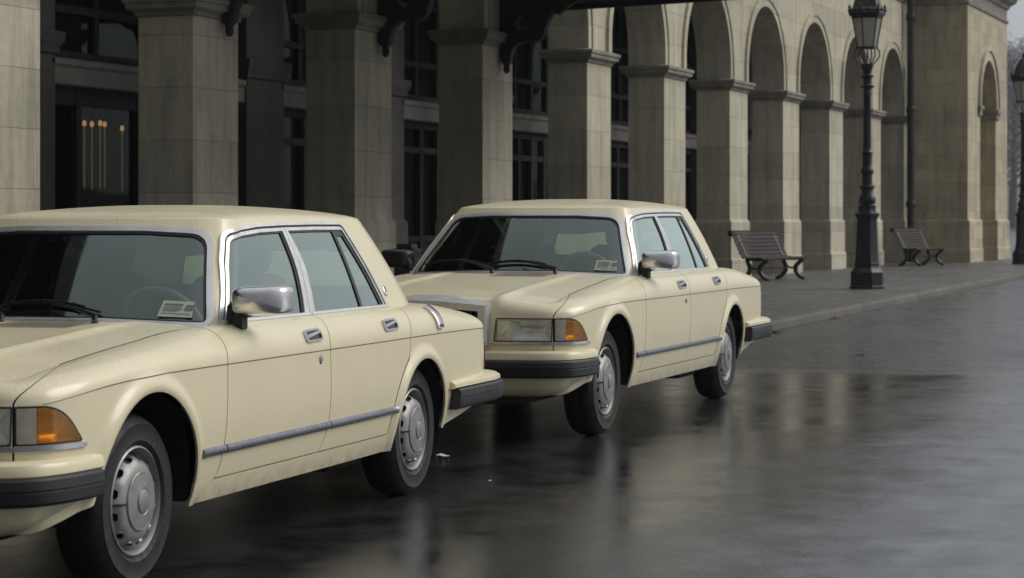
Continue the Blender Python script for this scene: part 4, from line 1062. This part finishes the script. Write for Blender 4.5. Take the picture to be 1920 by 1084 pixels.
def arch_ring(r0, r1, y, pr, zlow):
    V = []; F = []
    for k in range(-1, K+2):
        c_, s_, zz = (-1., 0., zlow) if k == -1 else (1., 0., zlow) if k == K+1 else (-math.cos(math.pi*k/K), math.sin(math.pi*k/K), pzs)
        for rr, yy in ((r0, y), (r0, y-pr), (r1, y-pr), (r1, y)): V.append((pxc + rr*c_, yy, zz + rr*s_))
    for k in range(K+2):
        for j in range(3): F.append((4*k+j, 4*k+4+j, 4*k+5+j, 4*k+1+j))
    return V, F
q = MB().add(*arch_ring(pr_+.004, pr_+.30, PY0, .05, pzs-.2)).add(*arch_ring(pr_+.30, pr_+.42, PY0, .10, pzs-.2)); bpart('archivolt', q, 'stone', pav, recalc=True, angle=30)
q = MB()
for x0, x1 in ((px_l-.42, px_l+.10), (px_r-.10, px_r+.42)):
    q = MB().rings([(-.03, pzs-.34), (.0, pzs-.30), (.0, pzs-.16), (.05, pzs-.12), (.05, pzs-.02), (.02, pzs)], x0, x1, PY0-.06, PY0+.95)
    bpart('capital', q, 'cap', pav, angle=30)
for x0, x1 in ((PX0-.07, px_l+.05), (px_r-.05, PX1+.07)): bpart('plinth', MB().rings([(.02, .1), (.02, .50), (0, .53), (0, 1.34), (-.05, 1.40)], x0, x1, PY0-.07, PY0+.9), 'stone_wall', pav, smooth=False)
q = MB().rings([(.02, .1), (.02, .50), (0, .53), (0, 1.34), (-.05, 1.40)], PX0-.065, PX0+.3, PY0+.90, 13.5); bpart('plinth', q, 'stone_wall', pav, smooth=False)
q = MB().rings([(.0, ZP-.02), (.05, ZP+.02), (.06, ZP+.09), (.0, ZP+.12), (.0, ZP+.42), (.06, ZP+.46), (.10, ZP+.56), (.26, ZP+.66), (.30, ZP+.80)], PX0, PX1, PY0, PY1); bpart('cornice', q, 'cap', pav, angle=30)
q = MB().rings([(.42, ZP+.81), (.44, ZP+.92), (-1.6, ZP+2.4)], PX0, PX1, PY0, PY1); bpart('roof', q, 'slate', pav, smooth=False)
# rainwater pipe in the corner
q = MB().tube([(66.60, 13.10, .15), (66.60, 13.10, 8.3)], .105, 14)
for z in (1.75, 4.5, 7.2): q.lathe([(.12, z), (.135, z+.02), (.135, z+.16), (.12, z+.18)], 14, c=(66.60, 13.10))
bpart('drainpipe', q, 'iron', angle=50)
# inner wall of the arcade
YW = 16.0
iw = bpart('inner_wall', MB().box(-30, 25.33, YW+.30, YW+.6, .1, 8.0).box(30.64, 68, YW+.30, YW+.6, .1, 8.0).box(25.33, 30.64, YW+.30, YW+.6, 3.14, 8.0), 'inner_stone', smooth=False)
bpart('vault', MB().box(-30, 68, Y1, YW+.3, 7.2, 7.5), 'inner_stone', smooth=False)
BAYS = [(19.4, 24.45), (25.35, 30.62), (31.85, 35.58), (36.48, 40.35), (41.5, 45.1), (46.2, 49.9), (51.0, 54.6), (55.8, 59.4), (60.5, 64.2), (65.2, 67.6)]
for i, (x0, x1) in enumerate(BAYS):
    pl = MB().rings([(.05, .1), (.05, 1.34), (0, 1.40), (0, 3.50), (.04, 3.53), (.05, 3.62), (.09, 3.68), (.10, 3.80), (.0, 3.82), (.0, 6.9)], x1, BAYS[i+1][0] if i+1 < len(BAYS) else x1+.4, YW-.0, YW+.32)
    bpart('pilaster', pl, 'inner_stone', iw, angle=30)
    bpart('lintel', MB().rings([(0, 3.13), (.03, 3.15), (.03, 3.36), (.06, 3.40), (.06, 3.47), (0, 3.49)], x0, x1, YW+.06, YW+.30), 'band', iw, angle=30)
    # joinery: dark frame below the lintel with two leaves, fanlight and a window above
    fr = MB(); yd = YW+.22
    w = x1-x0; jx = [x0+.02, x0+w*.30, x0+w*.5, x0+w*.70, x1-.02]
    if i == 1: jx = [25.42, 26.2, 27.78, 29.2, 30.55]
    for x in jx: fr.box(x-.06, x+.06, yd-.05, yd+.06, .13, 3.12)
    for z in ((.16, 1.05, 2.95, 3.06) if i == 1 else (.16, 1.05, 2.62, 3.06)): fr.box(x0, x1, yd-.04, yd+.05, z-.055, z+.055)
    fr.box(x0+.02, x1-.02, yd+.005, yd+.035, .15, 1.02)
    dr = bpart('door_frame', fr, 'frame_dark', iw, smooth=False)
    bpart('door_pane', MB().add([(x0, yd+.02, 1.06), (x1, yd+.02, 1.06), (x1, yd+.02, 3.06), (x0, yd+.02, 3.06)], [(0, 1, 2, 3)]), 'shopglass', dr, smooth=False)
    fw_ = MB()
    for k in range(5): x = x0 + w*k/4.; x = min(max(x, x0+.05), x1-.05); fw_.box(x-.05, x+.05, yd-.04, yd+.05, 3.50, 6.2)
    for z in (3.55, 4.15, 5.2, 6.15): fw_.box(x0, x1, yd-.035, yd+.045, z-.05, z+.05)
    wf = bpart('window_frame', fw_, 'frame_dark', iw, smooth=False)
    bpart('window_pane', MB().add([(x0, yd+.02, 3.5), (x1, yd+.02, 3.5), (x1, yd+.02, 6.2), (x0, yd+.02, 6.2)], [(0, 1, 2, 3)]), 'shopglass', wf, smooth=False)
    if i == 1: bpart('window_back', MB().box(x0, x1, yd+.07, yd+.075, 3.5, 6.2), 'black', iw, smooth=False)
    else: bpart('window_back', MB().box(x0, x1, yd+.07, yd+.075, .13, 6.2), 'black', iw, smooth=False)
# the inner wall is open behind the second bay: the lit hall beyond it
hl = MB()
hx0, hx1, hy0, hy1 = 25.0, 31.0, YW+.60, 23.
for f in ([(hx0, hy0, .12), (hx1, hy0, .12), (hx1, hy1, .12), (hx0, hy1, .12)], [(hx0, hy0, 3.6), (hx0, hy1, 3.6), (hx1, hy1, 3.6), (hx1, hy0, 3.6)], [(hx0, hy1, .12), (hx1, hy1, .12), (hx1, hy1, 3.6), (hx0, hy1, 3.6)],
          [(hx0, hy0, .12), (hx0, hy1, .12), (hx0, hy1, 3.6), (hx0, hy0, 3.6)], [(hx1, hy0, .12), (hx1, hy0, 3.6), (hx1, hy1, 3.6), (hx1, hy1, .12)]): hl.add(f, [(0, 1, 2, 3)])
bpart('hall', hl, 'dash', iw, smooth=False)

# ------------------------------------------------------------------ iron canopy over the entrance
def canopy(x0, x1, label, brackets, depth):
    c = empty('iron_canopy', ((x0+x1)/2, Y0, 4.9), label=label, cat='canopy'); off = Vector(c.location)
    def cp(name, m, mat, **kw): return obj(name, [Vector(v)-off for v in m.V], m.F, mat, c, **kw)
    yo = depth; rise = .024
    m = MB(); z = lambda y: 4.965 + rise*(Y0-y)
    prof = [(Y0-.01, z(Y0)), (yo, z(yo)), (yo-.02, z(yo)-.10), (yo-.07, z(yo)-.10), (yo-.09, z(yo)+.22), (yo-.02, z(yo)+.30), (Y0-.01, z(Y0)+.36)]
    n = len(prof); m.add([(x, y, zz) for x in (x0, x1) for y, zz in prof], [(k, (k+1) % n, n+(k+1) % n, n+k) for k in range(n)] + [tuple(range(n))[::-1], tuple(n+k for k in range(n))])
    cp('canopy_roof', m, 'iron_matte', recalc=True, smooth=False)
    r_ = MB()
    k = x0 + .12
    while k < x1: 
        r_.add([(a, y, z(y)-d) for a in (k-.03, k+.03) for y, d in ((Y0-.02, -.01), (yo+.01, -.01), (yo+.01, .09), (Y0-.02, .11))], [(0, 1, 5, 4), (1, 2, 6, 5), (2, 3, 7, 6), (3, 0, 4, 7), (3, 2, 1, 0), (4, 5, 6, 7)]); k += 1.18
    cp('canopy_ribs', r_, 'iron_matte', recalc=True, smooth=False)
    for bx, dz in brackets:
        Q = round_poly([(.0, 5.02), (.0, 3.93), (.015, 3.80), (.09, 3.715), (.175, 3.77), (.20, 3.92), (.27, 4.06), (.42, 4.10), (.62, 4.08), (.75, 4.16), (.80, 4.36), (.96, 4.64), (1.32, 4.86), (1.95, 4.96), (1.95, 5.02)], [0, .02, .05, .07, .06, .05, .08, .08, .10, .08, .10, .15, .15, .03, 0], 5)
        fo = sdf_poly(Q + np.array([0, dz*1.0]) * (Q[:, 1:2] < 4.6))
        hole = lambda P, dz=dz: np.minimum(np.hypot(P[:, 0]-.40, P[:, 1]-4.44-dz*.6)-.125, 9.)
        T = .075
        F = lambda uv, bx=bx: np.column_stack([np.full(len(uv), bx), Y0 - uv[:, 0], uv[:, 1]])
        sh = Sheet(F, np.linspace(-.02, 2.0, 102), np.linspace(3.6, 5.1, 76)).cut(lambda uv, P: fo(uv), lambda uv, P: hole(uv))
        a = sh.mesh(off=T, rim=2*T, skip_center=False); b_ = sh.mesh(off=-T)
        V, F_ = join(a, (b_[0], [f[::-1] for f in b_[1]]))
        mm = MB().add(V, F_)
        ring = [(bx-T-.012, Y0-.40+.150*math.cos(t), 4.44+dz*.6+.150*math.sin(t)) for t in np.linspace(0, 2*math.pi, 33)]; mm.tube(ring, .022, 8, caps=False)
        boss = MB().lathe([(.07, -T*.6), (.07, T*.6), (.02, T*1.3)], 16); mm.add([(bx - z_, Y0-.40+x_, 4.44+dz*.6+y_) for x_, y_, z_ in boss.V], boss.F)
        mm.tube([(bx, Y0-.29, 4.44+dz*.6), (bx, Y0-.53, 4.44+dz*.6)], .02, 6)
        mm.tube([(bx-T-.01, Y0-.10+.06*math.cos(t)*(1-.3*t/6), 3.83+dz+.06*math.sin(t)*(1-.3*t/6)) for t in np.linspace(0, 9, 30)], .014, 6)
        mm.lathe([(.03, 3.60+dz), (.055, 3.65+dz), (.05, 3.72+dz), (.07, 3.78+dz), (.04, 3.86+dz)], 14, c=(bx, Y0-.10))
        cp('bracket', mm, 'iron_matte', angle=50)
    return c
canopy(24.0, 36.42, 'dark iron canopy over the station entrance with scrolled brackets on the pale piers', [(24.85, 0.02), (29.50, .08), (34.22, .13)], 6.3)
CAN2 = canopy(-3.0, 16.6, 'unseen iron canopy added for the dark reflection in the windscreens of both saloons', [], 7.5)  # unseen canopy, added to give the windscreens something dark to reflect

# ------------------------------------------------------------------ street lamps
def street_lamp(loc, label, s=1., rz=0.):
    L = empty('street_lamp', (*loc, .128), label=label, cat='street lamp', group='cast iron street lamps'); L.scale = (s,)*3; L.rotation_euler = (0, 0, rz)
    b = MB().lathe([(.335, 0), (.335, .045), (.315, .06), (.31, .30), (.285, .335), (.265, .36), (.24, .40), (.235, .44), (.245, .455), (.225, .50), (.19, 1.27), (.205, 1.30), (.235, 1.335), (.235, 1.375), (.18, 1.40), (.165, 1.43), (.165, 1.50), (.172, 1.52), (.14, 1.545)], 8, rot=math.pi/8)
    b.build('lamp_base', 'iron', L, angle=25)
    p = MB().lathe([(.11, 1.52), (.145, 1.56), (.162, 1.61), (.150, 1.67), (.112, 1.73), (.105, 1.80), (.118, 1.82), (.142, 1.85), (.142, 1.875), (.105, 1.90), (.092, 1.98), (.095, 2.09), (.115, 2.11), (.124, 2.15), (.112, 2.19), (.092, 2.22), (.088, 2.40), (.098, 2.47), (.102, 2.50), (.085, 2.52), (.078, 2.55), (.069, 3.52), (.074, 3.53), (.074, 3.58), (.066, 3.60), (.075, 3.66), (.133, 3.69), (.133, 3.715), (.08, 3.74), (.075, 3.80), (.085, 3.85), (.119, 3.88), (.119, 3.90), (.078, 3.93), (.082, 3.97), (.118, 4.08), (.124, 4.11), (.06, 4.13)], 24)
    p.build('lamp_post', 'iron', L, angle=35)
    c = MB()
    for k in range(6):
        a = math.pi/6 + k*math.pi/3; u = Vector((math.cos(a), math.sin(a), 0))
        c.tube([u*.085 + Vector((0, 0, 4.10)), u*.15 + Vector((0, 0, 4.15)), u*.225 + Vector((0, 0, 4.25)), u*.225 + Vector((0, 0, 4.34)), u*.175 + Vector((0, 0, 4.40))], .014, 6)
    c.tube([(.0, 0, 4.1), (0, 0, 4.42)], .012, 6)
    rg = [(.195*math.cos(t), .195*math.sin(t), 4.405) for t in np.linspace(0, 2*math.pi, 7)]; 
    c.lathe([(.165, 4.392), (.205, 4.392), (.205, 4.425), (.165, 4.43)], 6, rot=math.pi/6, caps=False)
    c.build('lantern_cradle', 'iron', L, angle=40)
    fr = MB()
    for k in range(6):
        a = math.pi/6 + k*math.pi/3; fr.tube([(.172*math.cos(a), .172*math.sin(a), 4.42), (.275*math.cos(a), .275*math.sin(a), 4.965)], .0125, 6)
    fr.lathe([(.26, 4.94), (.285, 4.95), (.30, 4.985), (.335, 5.00), (.345, 5.05), (.32, 5.085), (.335, 5.10), (.31, 5.12), (.27, 5.15), (.255, 5.20), (.225, 5.33), (.16, 5.44), (.11, 5.50), (.115, 5.53), (.075, 5.56), (.04, 5.60), (.05, 5.66), (.03, 5.72), (.001, 5.76)], 6, rot=math.pi/6)
    for k in range(6):
        a = math.pi/6 + k*math.pi/3
        fr.lathe([(.028, 5.06), (.036, 5.10), (.02, 5.13), (.028, 5.16), (.001, 5.21)], 8, c=(.325*math.cos(a), .325*math.sin(a)))
        a += math.pi/6; fr.lathe([(.024, 5.08), (.03, 5.10), (.001, 5.16)], 8, c=(.288*math.cos(a), .288*math.sin(a)))
    ln = fr.build('lantern', 'iron', L, angle=25)
    gl = MB(); 
    for k in range(6):
        a, b2 = math.pi/6 + k*math.pi/3, math.pi/6 + (k+1)*math.pi/3
        gl.add([(.166*math.cos(a), .166*math.sin(a), 4.43), (.166*math.cos(b2), .166*math.sin(b2), 4.43), (.267*math.cos(b2), .267*math.sin(b2), 4.96), (.267*math.cos(a), .267*math.sin(a), 4.96)], [(0, 1, 2, 3)])
    gl.build('lantern_glass', 'milk', ln, smooth=False)
    return L
lamp1 = street_lamp((41.54, 8.97), 'tall black cast iron lamp between the two benches, its lantern nearly touching the top edge', 1., TB - R(90) + R(30))
lamp2 = copy_tree(lamp1); lamp2.location = (66.25, 9.80, .128); lamp2.scale = (1.05,)*3
lamp2['label'] = 'black cast iron lamp beyond the pavilion, half cut off by the right edge'

# ------------------------------------------------------------------ benches
def bench(loc, rz, label):
    B = empty('park_bench', (*loc, .128), rz, label, 'bench', 'slatted benches by the arcade')
    # local x runs along the bench, -y is the front
    prof = [(-.02 + .10*0, .455)]
    arc_ = [(.17, .47), (.21, .545), (.245, .62), (.277, .695), (.307, .77), (.337, .845), (.372, .915), (.425, .965)]
    L2 = .86
    bk = []
    for i, (y, z) in enumerate(arc_):
        y2, z2 = arc_[min(i+1, 7)] if i < 7 else (.50, .975); t = math.atan2(z2-z, y2-y)
        m = MB().box(-L2, L2, -.0365, .0365, -.012, .012, .005); m.V = [(x, y + yy*math.cos(t) - zz*math.sin(t), z + yy*math.sin(t) + zz*math.cos(t)) for x, yy, zz in m.V]; bk.append(m)
    q = MB(); [q.add(m.V, m.F) for m in bk]; q.build('backrest', 'slat', B, smooth=False)
    q = MB()
    for i in range(5):
        y = .115 - i*.083; z = .452 - .012*math.sin(math.pi*i/4.) + (.0 if i < 4 else -.012)
        m = MB().box(-L2, L2, -.0395, .0395, -.013, .013, .005); t = -.06 if i < 4 else .45
        m.V = [(x, y + yy*math.cos(t) - zz*math.sin(t), z + yy*math.sin(t) + zz*math.cos(t)) for x, yy, zz in m.V]; q.add(m.V, m.F)
    q.build('seat', 'slat', B, smooth=False)
    for x in (-.68, .68):
        q = MB()
        q.tube([(x, -.28, .405), (x, -.18, .425), (x, 0, .415), (x, .13, .425), (x, .20, .50), (x, .30, .73), (x, .36, .87), (x, .44, .95), (x, .50, .945), (x, .515, .90), (x, .47, .885)], [.034]*4+[.034, .03, .03, .036, .042, .042, .036], 8, flat=1.)
        q.tube([(x, -.25, .40), (x, -.17, .34), (x, -.10, .27), (x, -.10, .17), (x, -.17, .07), (x, -.27, .015)], [.04, .042, .046, .046, .042, .042], 8)
        q.tube([(x, .16, .43), (x, .14, .35), (x, .10, .27), (x, .11, .17), (x, .19, .07), (x, .30, .015)], [.04, .042, .046, .046, .042, .042], 8)
        q.tube([(x, -.13, .25), (x, -.02, .23), (x, .06, .25)], .02, 8)
        q.build('leg_frame', 'iron', B, angle=60)
    B.scale = (1.32, 1.12, 1.06)
    q = MB().tube([(-.68, .02, .235), (.68, .02, .235)], .011, 6); q.build('stretcher', 'iron', B)
    return B
b1 = bench((46.62, 12.05), R(-10), 'dark slatted bench right behind the rear of the second saloon')
b2 = copy_tree(b1); b2.scale = (1.25, 1.10, 1.06); b2.location = (62.85, 12.05, .128); b2['label'] = 'farther dark slatted bench between the drainpipe and the right-hand street lamp'

# ------------------------------------------------------------------ small things
m = MB().rings([(.0, 0), (.01, .01), (.01, .90), (.02, .91), (.02, .95)], -.10, .10, -.10, .10); m.rings([(-.01, .95), (-.02, 1.0)], -.10, .10, -.10, .10)
bn = obj('litter_bin', m.V, m.F, 'frame_dark', angle=30); bn.location = (23.0, 10.05, .126); tag(bn, 'dark narrow litter bin standing on the pavement behind the first saloon', 'bin')
def scrap(name, loc, size, mat, label, cat, seed, crumple=.25):
    r = np.random.RandomState(seed); K = 9; g = np.linspace(-1, 1, K); V = []; F = []
    for i, a in enumerate(g):
        for j, b_ in enumerate(g):
            w_ = 1 - .45*abs(a)**2 if cat != 'litter' else 1.
            V.append((a*size, b_*size*.55*w_, .006 + size*crumple*max(0, .6*math.sin(a*2.1+seed)*math.cos(b_*1.9) + r.rand()*.35)))
    F = [(i*K+j, (i+1)*K+j, (i+1)*K+j+1, i*K+j+1) for i in range(K-1) for j in range(K-1)]
    o = obj(name, V, F, mat, angle=60); o.location = loc; o.rotation_euler = (0, 0, seed*1.3); o['label'] = label; o['category'] = cat; return o
scrap('paper_scrap', (12.42, 5.20, 0), .048, 'paper', 'crumpled white scrap of paper lying on the road by the rear wheel', 'litter', 3, .22)
scrap('paper_scrap', (11.30, 4.46, 0), .014, 'paper', 'tiny white fleck on the wet road below the larger paper scrap', 'litter', 5, .6)
for i, (x, y, sz, lb) in enumerate([(27.35, 7.08, .10, 'brown dead leaf against the kerb beside the rear bumper of the second saloon'), (36.4, 7.55, .11, 'brown dead leaf in the gutter below the street lamp'),
                                    (23.1, 5.06, .045, 'brown dead leaf on the open road right of the second saloon'), (31.5, 7.25, .09, 'brown dead leaf in the gutter halfway to the street lamp')]):
    scrap('dead_leaf', (x, y, 0), sz, 'leafbrown', lb, 'leaf', i+11, .5)['group'] = 'leaves in the gutter'
M['glow'] = emit('warm_streak_glow', (1., .55, .25), .13)
M['brass'] = principled('brass', (.5, .33, .15), .3, .8)
def pendant(x, y, z, label):
    P = empty('pendant_light', (x, y, z), label=label, cat='pendant light', group='pendant lights behind the glass door')
    MB().tube([(0, 0, .05), (0, 0, 3.58-z)], .006, 6).lathe([(.012, .03), (.03, .04), (.02, .09), (.006, .10)], 12).build('cord', 'frame_dark', P)
    MB().lathe([(.004, -.95), (.008, -.93), (.008, -.06), (.004, -.05)], 8).build('light_streak', 'glow', P)  # glowing rod stands in for the streak of lamplight below the bulb
    MB().lathe([(.001, -.055), (.022, -.045), (.032, -.015), (.026, .015), (.012, .035)], 14, caps=False).build('bulb', 'bulb', P)
for k, (x, y, z, lb) in enumerate([(28.66, 17.60, 2.79, 'leftmost of the five warm hanging lights behind the glass door'), (28.54, 17.40, 2.77, 'second from the left of the warm hanging lights behind the glass door'),
                                  (28.93, 17.50, 2.80, 'middle one of the five warm hanging lights behind the glass door'), (29.72, 17.90, 2.82, 'second from the right of the warm hanging lights behind the glass door'),
                                  (29.80, 17.65, 2.76, 'rightmost of the five warm hanging lights behind the glass door')]): pendant(x, y, z, lb)
# far trees in the mist beyond the pavilion
def tree(name, loc, h, label, seed):
    r = random.Random(seed); T = empty(name, loc, r.random()*6, label, 'tree', 'bare trees in the mist')
    tr = MB(); tr.tube([(0, 0, -.3), (.1*r.uniform(-1, 1), .1, h*.2), (.3*r.uniform(-1, 1), .2, h*.45), (.3*r.uniform(-1, 1), 0, h*.75), (0, 0, h*.97)], [h*.028, h*.022, h*.016, h*.008, h*.002], 8)
    tips = []
    for k in range(46):
        z = h*(.20 + .72*k/46.); a = k*2.4 + r.uniform(-.4, .4); ln = h*.36*(1 - .75*((z/h-.30)/.7)**2 if z/h > .30 else .8)*r.uniform(.7, 1.1)
        d = Vector((math.cos(a), math.sin(a), r.uniform(.35, .9))).normalized(); p = [Vector((0, 0, z)), Vector((0, 0, z)) + d*ln*.5, Vector((0, 0, z)) + d*ln + Vector((0, 0, ln*.12))]
        tr.tube(p, [h*.007, h*.004, h*.0012], 5); tips += [(p[1], ln*.5), (p[2], ln*.45), (p[1]*.5+p[2]*.5, ln*.5)]
    tr.build('trunk', 'bark', T)
    V = []; F = []
    for p, s in tips:
        for _ in range(48):
            o = Vector((r.gauss(0, .5), r.gauss(0, .5), r.gauss(.15, .45)))*s; d = Vector((r.gauss(0, 1), r.gauss(0, 1), r.gauss(.3, .8))).normalized()*h*.05; q = p + o; sd = d.cross(Vector((r.gauss(0, 1), r.gauss(0, 1), r.gauss(0, 1)))).normalized()*h*.0022
            n = len(V); V += [q - d*.5 - sd, q - d*.5 + sd, q + d*.5]; F.append((n, n+1, n+2))
    obj('crown', V, F, 'twig', T, smooth=False)
TR = [((400.0, 61.0), 31., 'tall bare tree in the mist just right of the pavilion'), ((360., 47.5), 27., 'bare tree in the mist at the right edge behind the half-hidden lamp'), ((450.0, 73.0), 33., 'pale distant bare tree at the pavilion corner, farthest of the row'), ((390., 39.), 29., 'bare tree out beyond the right edge lamp, rightmost of the row')]
for i, ((x, y), h, lb) in enumerate(TR): tree('bare_tree', (x, y, 0), h, lb, 40+i)
# low wooded rise closing the view far beyond the square
M['far_wood'] = principled('far_woodland', (.075, .080, .078), .95, nvar=.4, nscale=.02)
V = []; F = []; rr = random.Random(5); nh = 150
for k in range(nh+1):
    a = math.radians(-75 + 112*k/nh); d = 640 + 40*math.sin(k*.31); h = 12 + 4*math.sin(k*.17) + 3*math.sin(k*.53+1) + rr.uniform(-1.3, 1.3)
    for q, z in ((0, -.5), (.03, h*.72), (.06, h), (.20, h*.9), (.30, -.5)): V.append((d*(1+q)*math.cos(a), d*(1+q)*math.sin(a), z))
for k in range(nh):
    for j in range(4): F.append((5*k+j, 5*k+5+j, 5*k+6+j, 5*k+1+j))
hl_ = obj('hills', V, F, 'far_wood', recalc=True, angle=60); hl_['kind'] = 'structure'

# ------------------------------------------------------------------ light and camera
w = bpy.data.worlds.new('World'); SC.world = w; w.use_nodes = True; nt = w.node_tree; nt.nodes.clear(); N = NT(nt)
SUN_EL, SUN_AZ = R(38), R(-50)        # azimuth of the sun in the x-y plane
sky = N.n('TexSky', _sky_type='NISHITA', _sun_disc=False, _sun_elevation=SUN_EL, _sun_rotation=R(90) - SUN_AZ, _air_density=1.0, _dust_density=1.5, _ozone_density=1.0)
hs = N.n('HueSaturation', Saturation=.30, Value=.32, Color=sky.outputs[0])
tc = nt.nodes.new('ShaderNodeTexCoord'); se = N.n('SeparateXYZ', Vector=tc.outputs['Generated'])
ov = N.math('ADD', 2.8, N.math('MULTIPLY', N.math('MAXIMUM', se.outputs[2], 0.), 5.2))          # overcast: brighter towards the zenith
gd = N.math('ADD', 1.0, N.math('ADD', N.math('MULTIPLY', se.outputs[0], .72), N.math('MULTIPLY', se.outputs[1], -.34)))   # brighter on the side the hidden sun stands
ov = N.math('MULTIPLY', ov, N.math('MAXIMUM', gd, .2))
cl_ = N.math('MULTIPLY', ov, N.rampv(N.noise(N.scale(tc.outputs['Generated'], (1, 1, 2.2)), 2.2, 5, .55), [(.3, .86), (.7, 1.08)]))
gr_ = N.mix(1., N.n('CombineColor', Red=.945, Green=.985, Blue=1.07).outputs[0], cl_, 'MULTIPLY')
sm_ = N.mix(1., hs.outputs[0], gr_, 'ADD')
bg = N.n('Background', Color=sm_, Strength=.055); o = nt.nodes.new('ShaderNodeOutputWorld'); nt.links.new(bg.outputs[0], o.inputs[0])
sl = bpy.data.lights.new('sun', 'SUN'); sl.energy = 1.5; sl.angle = R(40); sl.color = (1, .965, .89)
so = bpy.data.objects.new('sun', sl); COL.objects.link(so)
dv = Vector((math.cos(SUN_EL)*math.cos(SUN_AZ), math.cos(SUN_EL)*math.sin(SUN_AZ), math.sin(SUN_EL)))
so.rotation_euler = dv.to_track_quat('Z', 'Y').to_euler(); so.location = (10, -20, 30)
cd = bpy.data.cameras.new('camera'); cam = bpy.data.objects.new('camera', cd); COL.objects.link(cam); SC.camera = cam
cam.location = (0, 0, HE); cam.rotation_euler = (R(90), 0, TB - R(90))
cd.sensor_width = 36; cd.lens = 36*4300/1920.; cd.shift_y = -(542-412)/1920.; cd.clip_end = 3000; cd.clip_start = .1
cd.dof.use_dof = True; cd.dof.focus_distance = 12.0; cd.dof.aperture_fstop = 6.3
vs = SC.view_settings; vs.view_transform = 'Standard'; vs.look = 'None'; vs.gamma = 1; vs.exposure = .28; vs.use_curve_mapping = False
SC.cycles.max_bounces = 8; SC.cycles.transparent_max_bounces = 16; SC.cycles.use_denoising = True
SC.cycles.sample_clamp_indirect = 6

# damp air
hz = bpy.data.materials.new('damp_air'); hz.use_nodes = True; nt = hz.node_tree; nt.nodes.clear(); N = NT(nt)
pv_ = nt.nodes.new('ShaderNodeVolumePrincipled'); pv_.inputs['Color'].default_value = (.86, .88, .92, 1); pv_.inputs['Density'].default_value = .00042; pv_.inputs['Anisotropy'].default_value = .2
o = nt.nodes.new('ShaderNodeOutputMaterial'); nt.links.new(pv_.outputs[0], o.inputs['Volume']); M['haze'] = hz
hb = MB().box(-320, 920, -520, 720, -1, 40); ho = hb.build('haze', 'haze', smooth=False); ho['kind'] = 'stuff'; ho['label'] = 'thin grey damp air over the street fading the far trees'
